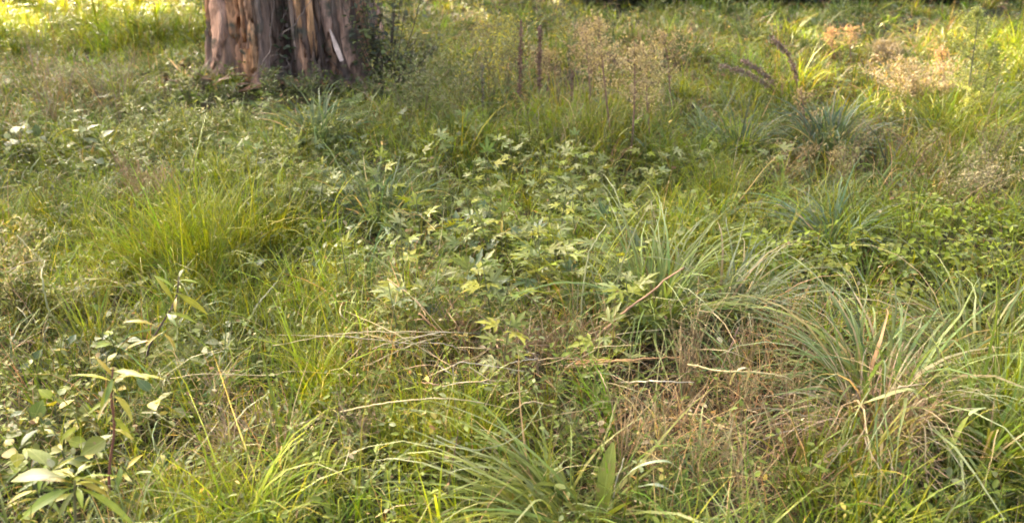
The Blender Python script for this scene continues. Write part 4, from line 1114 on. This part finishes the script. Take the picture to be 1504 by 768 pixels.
# ------------------------------------------------------------------ bent and fallen dry stalks
def stalk(label, pts, r=.0022, col=(.46, .37, .20), flat=False, name='dry_stalk', group='dry stalks', y=None):
    """pts: (u, v, height above ground)"""
    P = []
    for (u, v, h) in pts:
        lo = gp(u, v)
        if h > 0:                               # slide towards the camera so that the pixel is kept at that height
            dx, dy = (u - CX) / F, -(v - CY) / F
            d = Vector((dx, CP + dy * SP, -SP + dy * CP)); t = (lo.z + h - CAMZ) / d.z
            lo = Vector((0, 0, CAMZ)) + d * t
        P.append(lo)
    base = P[0].copy(); base.z = float(hgt(base.x, base.y))
    b = Bag()
    ln = smooth_line([p - base for p in P], 6 * len(P))
    if flat:                                    # a leaf blade: folded ribbon, widest in the middle
        V, Q = [], []
        for i, q in enumerate(ln):
            d = (ln[min(i + 1, len(ln) - 1)] - ln[max(i - 1, 0)]).normalized()
            sd_ = d.cross(Vector((0, 0, 1)))
            sd_ = sd_.normalized() if sd_.length > .05 else Vector((1, 0, 0))
            nn = sd_.cross(d)
            w = r * 2.0 * max(.08, math.sin(math.pi * min(.97, .12 + .85 * i / (len(ln) - 1))) ** .7)
            V += [q - sd_ * w + nn * w * .35, q, q + sd_ * w + nn * w * .35]
        for i in range(len(ln) - 1):
            for k in (0, 1): Q.append((i * 3 + k, i * 3 + k + 1, i * 3 + k + 4, i * 3 + k + 3))
        b.add([tuple(q) for q in V], Q, None, col)
    else:
        j = r * .5
        ln = [q + Vector((random.gauss(0, j), random.gauss(0, j), random.gauss(0, j))) for q in ln]
        tube(b, ln, [r * 1.05 * (1.1 - .7 * i / len(ln)) * (1.25 if i % 6 == 3 else 1) for i in range(len(ln))], col, 5)
    o = link(name, b.mesh(name, GRASS if flat else DRY), None); o.location = base
    tag(o, label, 'leaf blade' if flat else 'dry stalk', group)

STR = (.50, .41, .21); ORG = (.42, .24, .10); PAL = (.50, .44, .30)
stalk('bent straw-coloured stalk arching over the lower centre grass', [(500, 605, .12), (560, 592, .2), (640, 585, .23), (700, 590, .2), (752, 602, .12)], .0017, STR)
stalk('long pale straw lying level from left of the clump to the dead patch', [(250, 556, .12), (300, 549, .17), (395, 551, .17), (430, 545, .18), (530, 551, .12)], .0011, STR)
stalk('thick orange-brown broken stalk leaning up to the right through the centre sedge', [(848, 535, .02), (885, 488, .12), (930, 448, .22), (1005, 392, .36)], .0055, (.36, .22, .12))
stalk('orange withered stalk lying across the dead patch', [(845, 534, .1), (900, 530, .12), (960, 526, .12), (1005, 523, .1)], .004, ORG)
stalk('thin dark stalk leaning right through the brown weeds', [(1085, 480, .2), (1060, 540, .1), (1040, 580, .02)], .002, (.25, .16, .10))
stalk('topmost straw of the fan spreading left from the dead patch', [(660, 488, .1), (590, 487, .16), (500, 490, .2), (400, 508, .2)], .002, STR)
stalk('middle straw of the fan spreading left from the dead patch', [(655, 491, .1), (600, 496, .15), (545, 512, .16)], .0022, STR)
stalk('lowest straw of the fan spreading left from the dead patch', [(650, 494, .1), (600, 508, .13), (530, 540, .12)], .0022, STR)
stalk('pale straw folded at a right angle in the dead patch', [(667, 585, .02), (666, 555, .1), (668, 535, .16), (690, 533, .17), (770, 545, .12)], .0022, PAL)
stalk('straw dropping left from the folded pale straw', [(668, 536, .15), (640, 548, .12), (620, 557, .1)], .002, STR)
stalk('straw falling right from the folded pale straw', [(690, 538, .15), (720, 560, .1), (752, 590, .04)], .002, STR)
stalk('hooked tan stalk in the middle of the dead patch', [(790, 552, .02), (789, 528, .1), (780, 518, .13), (772, 523, .11)], .0032, (.42, .28, .16))
stalk('orange stalk crossing the straw fan', [(615, 460, .2), (640, 482, .15), (662, 505, .08)], .0026, ORG)
stalk('brown stalk slanting under the centre herbs', [(570, 410, .25), (620, 450, .18), (690, 540, .04)], .0018, (.36, .26, .14))
stalk('tan stalk below the centre herbs slanting right', [(760, 425, .25), (790, 450, .15), (798, 500, .05), (790, 545, .02)], .002, (.40, .29, .16))
stalk('tan stalk dropping right of the orange broken stalk', [(890, 488, .14), (915, 500, .12), (945, 522, .06)], .0024, (.42, .32, .18))
stalk('upright pale stem beside the centre sedge', [(850, 505, .02), (856, 430, .2), (866, 370, .36), (890, 330, .46)], .003, (.34, .34, .16))
stalk('thin upright stem in front of the centre herbs', [(846, 515, .02), (847, 470, .13), (850, 415, .26)], .0018, (.32, .28, .15))
stalk('forked thin stem standing in the dead patch', [(795, 540, .0), (800, 500, .12), (835, 470, .2)], .0014, (.38, .30, .16))
stalk('lone orange straw standing upright right of the dead patch', [(922, 600, .0), (924, 565, .1), (925, 528, .2)], .002, (.45, .32, .14))
stalk('thick pale stem bent down at the left edge', [(95, 485, .05), (72, 455, .15), (62, 410, .28), (65, 385, .3)], .004, (.36, .34, .16))
stalk('pale stem crossing the bent one at the left edge', [(10, 400, .22), (40, 385, .24), (75, 382, .22)], .0022, (.42, .34, .2))
stalk('yellow bent stem at the lower left grass', [(25, 345, .25), (50, 372, .2), (75, 395, .1)], .0022, (.36, .34, .16))
stalk('grey bare stick leaning in the lower left', [(310, 680, .02), (325, 650, .08), (338, 620, .16)], .0028, (.36, .31, .24))
stalk('grey-white stick lying near the bottom edge at left', [(430, 745, .02), (448, 722, .06), (463, 706, .1)], .003, (.42, .40, .36))
stalk('dark curved twig in the lower centre grass', [(655, 735, .02), (665, 680, .12), (673, 630, .2)], .0024, (.17, .11, .07))
stalk('green bent grass stem over the flopped sedge', [(640, 640, .25), (700, 660, .22), (760, 640, .2), (800, 590, .2)], .0016, (.25, .26, .12))
stalk('pale hooked leaf blade, white on top, at the tip of the long straw', [(1072, 565, .14), (1078, 550, .2), (1090, 541, .22), (1100, 545, .2), (1092, 575, .1)], .0024, (.40, .36, .22), flat=True, name='bent_stalk', group='single bent blades')
stalk('yellow jointed straw right of the pale hooked blade', [(1010, 535, .16), (1060, 545, .19), (1110, 546, .2), (1160, 556, .17), (1172, 578, .08)], .0024, (.46, .38, .17))
stalk('bent yellow-green stem below the largest sedge tuft', [(1250, 600, .15), (1290, 585, .2), (1335, 572, .22), (1350, 585, .2)], .0038, (.33, .34, .14), flat=True, name='bent_stalk', group='single bent blades')
stalk('long bright drooping blade at the right edge', [(1390, 680, .05), (1400, 650, .15), (1425, 608, .26), (1448, 598, .26)], .0036, (.30, .36, .14), flat=True, name='bent_stalk', group='single bent blades')
stalk('tan stem lying across the largest sedge tuft', [(1310, 570, .2), (1345, 565, .22), (1370, 560, .2)], .0026, (.42, .32, .18))
stalk('dead stem falling under the largest sedge tuft', [(1275, 620, .1), (1300, 612, .14), (1312, 606, .16)], .002, (.36, .26, .16))
stalk('drooping pale blade at the bottom edge right of the dock leaf', [(895, 730, .06), (930, 690, .18), (975, 677, .22), (1000, 690, .18)], .0026, (.30, .36, .2), flat=True, name='bent_stalk', group='single bent blades')
stalk('grey-green curved blade near the bottom centre right', [(935, 715, .1), (965, 712, .14), (990, 725, .1), (1004, 745, .05)], .003, (.30, .34, .24), flat=True, name='bent_stalk', group='single bent blades')
stalk('white-tipped short stem at the bottom edge right of the dock leaf', [(898, 768, .0), (903, 715, .1), (917, 672, .2)], .002, (.42, .38, .28))

fan_words = ['first', 'second', 'third', 'fourth', 'fifth', 'sixth', 'seventh', 'eighth', 'ninth', 'tenth']
for i in range(6):                              # left fan, counted from the top
    a = R(192 - i * 11 + random.uniform(-5, 5)); ln_ = random.uniform(70, 230)
    u0, v0 = 665 + random.uniform(-45, 45), 490 + i * 9
    u1, v1 = u0 + ln_ * math.cos(a), v0 - ln_ * math.sin(a) * .55
    stalk(f'thin straw fanning left from the dead patch, {fan_words[i]} from the top', [(u0, v0, .06), ((u0 + u1) / 2, (v0 + v1) / 2 - random.uniform(2, 12), .17), (u1, v1, random.uniform(.1, .2))],
          random.uniform(.0011, .0019), random.choice([STR, PAL, (.42, .32, .16)]), group='straws fanning left')
for i in range(8):                              # right fan, counted from the top
    a = R(42 - i * 10 + random.uniform(-6, 6)); ln_ = random.uniform(80, 180)
    u0, v0 = 825 + random.uniform(-50, 50), 500 + i * 8
    u1, v1 = u0 + ln_ * math.cos(a), v0 - ln_ * math.sin(a) * .6
    stalk(f'thin straw fanning right from the dead patch, {fan_words[i]} from the top', [(u0, v0, .05), ((u0 + u1) / 2, (v0 + v1) / 2 - random.uniform(2, 10), .15), (u1, v1, random.uniform(.08, .2))],
          random.uniform(.0011, .0019), random.choice([STR, ORG, (.40, .29, .15)]), group='straws fanning right')

spots_x = scatter_px(30, 745, 520, 190, 55, .03)
for p, w in placed(spots_x):
    u, v = proj(p.x, p.y, p.z); a = random.choice([random.gauss(.15, .35), random.gauss(2.9, .35), random.uniform(0, 3.14)]); ln_ = random.uniform(45, 120)
    m = (u + ln_ * .5 * math.cos(a), v - ln_ * .3 * math.sin(a)); k2 = a + random.gauss(0, .6)
    stalk('pale bent stalk in the centre tangle' + w, [(u, v, .03), (m[0], m[1], random.uniform(.1, .2)), (m[0] + ln_ * .5 * math.cos(k2), m[1] - ln_ * .3 * math.sin(k2), random.uniform(.04, .18))],
          random.uniform(.0014, .0026), random.choice([STR, PAL, (.44, .33, .17), (.38, .25, .13)]), group='bent stalks in the centre tangle')

# ------------------------------------------------------------------ dead brown bushy weeds, lower right and elsewhere
def dead_weed(label, p, h, group, spread=.12, n=9, cols=((.30, .205, .095), (.37, .275, .13), (.24, .18, .085)), tw=4):
    root = thing('dead_weed', label, 'dead weed', p, group)
    sb, fb = Bag(), Bag()
    for k in range(n):
        a = random.uniform(0, 6.28); r = random.uniform(.15, 1) * spread
        top = Vector((r * math.cos(a), r * math.sin(a), h * random.uniform(.6, 1.1)))
        ln = smooth_line([(0, 0, -.01), (top.x * .4 + random.uniform(-.015, .015), top.y * .4, top.z * .5), top], 6)
        c = random.choice(cols)
        tube(sb, ln, [.0017, .0016, .0015, .0014, .0012, .001, .0008][:len(ln)], c, 3)
        for j in range(tw):
            s = random.uniform(.35, .95); q = ln[0].lerp(ln[-1], s)
            i = min(int(s * (len(ln) - 1)), len(ln) - 2); q = ln[i]
            e = q + Vector((random.gauss(0, .035), random.gauss(0, .035), random.uniform(.01, .07)))
            tube(sb, [q, e], [.0009, .0006], c, 3)
            m = 1
            pos = np.array(e)[None] + rng.normal(0, .009, (m, 3))
            fr = rot_frames(rng.uniform(0, 6.28, m), rng.normal(.3, .7, m), rng.uniform(-1, 1, m))
            bake(fb, DI_V * np.array([1.2, 1, 1]), None, DI_T, pos, fr, .008, jitter_cols(np.array(c), m, .1, .25))
    tag(link('stems', sb.mesh('stems', DRY), root), kind='stuff')
    tag(link('seed_heads', fb.mesh('seed_heads', DRY), root), kind='stuff')

for p, w in placed(scatter_px(13, 1110, 655, 175, 110, .1)):
    dead_weed('fine-branched brown dead weed at lower right' + w, p, random.uniform(.16, .32), 'brown dead weeds at lower right', n=8)
for p, w in placed(scatter_px(4, 1030, 545, 75, 45, .1)):
    dead_weed('thin upright dead weed right of the flattened patch' + w, p, random.uniform(.24, .38), 'upright dead weeds right of the dead patch', .08, 9)
for p, w in placed(scatter_px(8, 745, 530, 130, 34, .08)):
    dead_weed('tan dead weed in the flattened centre patch' + w, p, random.uniform(.1, .2), 'tan dead weeds in the flattened patch', .13, 8, ((.42, .28, .15), (.34, .21, .11), (.30, .20, .11)))
for p, w in placed(scatter_px(6, 390, 650, 130, 65, .1)):
    dead_weed('grey-brown dead weed right of the red-stemmed sapling' + w, p, random.uniform(.12, .24), 'grey-brown dead weeds at lower left', .11, 8, ((.32, .22, .12), (.38, .28, .16)))
for p, w in placed(scatter_px(9, 1330, 660, 60, 45, .06)):
    dead_weed('dead weed below the largest sedge tuft' + w, p, random.uniform(.14, .26), 'dead weeds below the largest sedge', .1, 7, ((.36, .24, .13), (.30, .19, .11)))
for p, w in placed(scatter_px(8, 215, 300, 35, 14, .08)):
    dead_weed('orange-brown dead weed behind the lime grass clumps' + w, p, random.uniform(.14, .24), 'dead weeds behind the lime grass', .12, 8, ((.36, .22, .11), (.28, .17, .1)))

# ------------------------------------------------------------------ dark hedge edge along the far side, tree row behind it
def crown_bag(bag, centres, n, size, cols, holes=()):
    pos = []
    for (c, r) in centres:
        m = int(n * (r[0] * r[1] * r[2]) ** (2 / 3) / sum((q[0] * q[1] * q[2]) ** (2 / 3) for _, q in centres))
        d = rng.normal(0, 1, (m, 3)); d /= np.linalg.norm(d, axis=1)[:, None]
        rr = rng.uniform(.35, 1.05, m)[:, None] ** .6
        pos.append(np.array(c)[None] + d * rr * np.array(r)[None])
    pos = np.vstack(pos)
    keep = np.ones(len(pos), bool)
    for (o, d, rad) in holes:
        rel = pos - np.array(o)[None]
        t = rel @ np.array(d)
        keep &= ~((np.linalg.norm(rel - t[:, None] * np.array(d)[None], axis=1) < rad) & (t > 0))
    pos = pos[keep]; n = len(pos)
    fr = rot_frames(rng.uniform(0, 6.28, n), rng.normal(-.2, .6, n), rng.normal(0, .6, n))
    bake(bag, DI_V * np.array([1.9, 1, 1]), None, DI_T, pos, fr, size * np.clip(rng.normal(1, .25, n), .5, 1.6), jitter_cols(cols, n, .12, .25))

sunlit = [(-40, 22, .6), (20, 22, .6), (70, 26, .55), (130, 30, .5), (190, 26, .55), (235, 22, .45), (100, 12, .5), (20, 48, .45), (1490, 90, .45), (1470, 70, .4), (1500, 120, .35), (1400, 195, .35), (1440, 190, .3), (1360, 190, .28),
          (1165, 50, .15), (1340, 120, .3), (1385, 110, .22), (690, 25, .2), (1240, 78, .15)]
HOLES = [(tuple(gp(u, v)), tuple(sun_dir), r + .12) for (u, v, r) in sunlit]  # unseen tree crowns are opened along the sun direction to light these spots

def shade_tree(label, x, y, h, rw):
    base = Vector((x, y, 0))
    root = thing('shade_tree', label, 'tree', base, 'trees behind the meadow')
    b = Bag()
    tube(b, smooth_line([(0, 0, -.1), (.1, 0, h * .3), (0, .1, h * .75)], 8), [.22, .2, .18, .15, .12, .1, .08, .05, .04], (.12, .09, .07), 9)
    for k in range(7):
        a = k * 2.4; z = h * (.22 + .08 * k)
        tube(b, smooth_line([(0, 0, z), (rw * .4 * math.cos(a), rw * .4 * math.sin(a), z + .6), (rw * .75 * math.cos(a), rw * .75 * math.sin(a), z + 1.0)], 6), [.08, .07, .06, .05, .04, .03, .02], (.12, .09, .07), 6)
    link('trunk', b.mesh('trunk', BARK), root)
    cb = Bag()
    cen = []
    for k in range(22):
        a = random.uniform(0, 6.28); q = random.uniform(.1, .72) * rw
        cen.append(((q * math.cos(a) + x, q * math.sin(a) * .7 + y, random.uniform(h * .18, h * .92)), (rw * .45, rw * .4, h * .16)))
    crown_bag(cb, cen, 12500, .26, (.07, .10, .035), HOLES)
    link('crown', cb.mesh('crown', LEAFY, base), root)

for (x, y, h, rw, lab) in [(-20, 17.5, 13, 3.4, 'leftmost'), (-15.5, 16.5, 14, 3.4, 'second'), (-11, 17.5, 13.5, 3.4, 'third'), (-6.5, 16.8, 14, 3.4, 'fourth'), (-2, 17.6, 13, 3.4, 'fifth'), (2.6, 17, 13, 3.4, 'sixth')]:
    shade_tree(f'leafy shade tree behind the meadow above the frame, {lab} from the left', x, y, h, rw)

def hedge_bush(label, p, w, h):
    p = Vector((p.x, p.y, 0))
    root = thing('hedge_bush', label, 'bush', p, 'dark bushes on the far edge')
    lb = Bag()
    cen = [((p.x + random.uniform(-w, w) * .7, p.y + random.uniform(-.1, .3), h * random.uniform(.3, .7)), (w * .5, w * .4, h * .4)) for _ in range(7)]
    crown_bag(lb, cen, 1500, .06, (.045, .05, .032))
    tag(link('foliage', lb.mesh('foliage', LEAFY, p), root), kind='stuff')
    b = Bag()
    for k in range(6):
        a = random.uniform(0, 6.28)
        tube(b, [(0, 0, -.02), (w * .6 * math.cos(a), w * .3 * math.sin(a) + .1, h * random.uniform(.5, .9))], [.01, .004], (.07, .05, .04), 4)
    tag(link('stems', b.mesh('stems', DRY), root), kind='stuff')
spots = [gp(u, 9 - random.uniform(0, 5)) for u in range(880, 1640, 62)]
for i, p in enumerate(sorted(spots, key=lambda q: q.x)):
    hedge_bush(f'dark low bush in the shaded top right strip, number {["one", "two", "three", "four", "five", "six", "seven", "eight", "nine", "ten", "eleven", "twelve", "thirteen"][i]} from the left', p, random.uniform(.35, .55), random.uniform(.3, .5))

nb = build_grass()
nc = build_cover()
build_litter()
tri = sum(len(m.polygons) for m in bpy.data.meshes)
print('verts grass', nb, 'cover', nc, 'polys', tri, 'objects', len(bpy.data.objects))
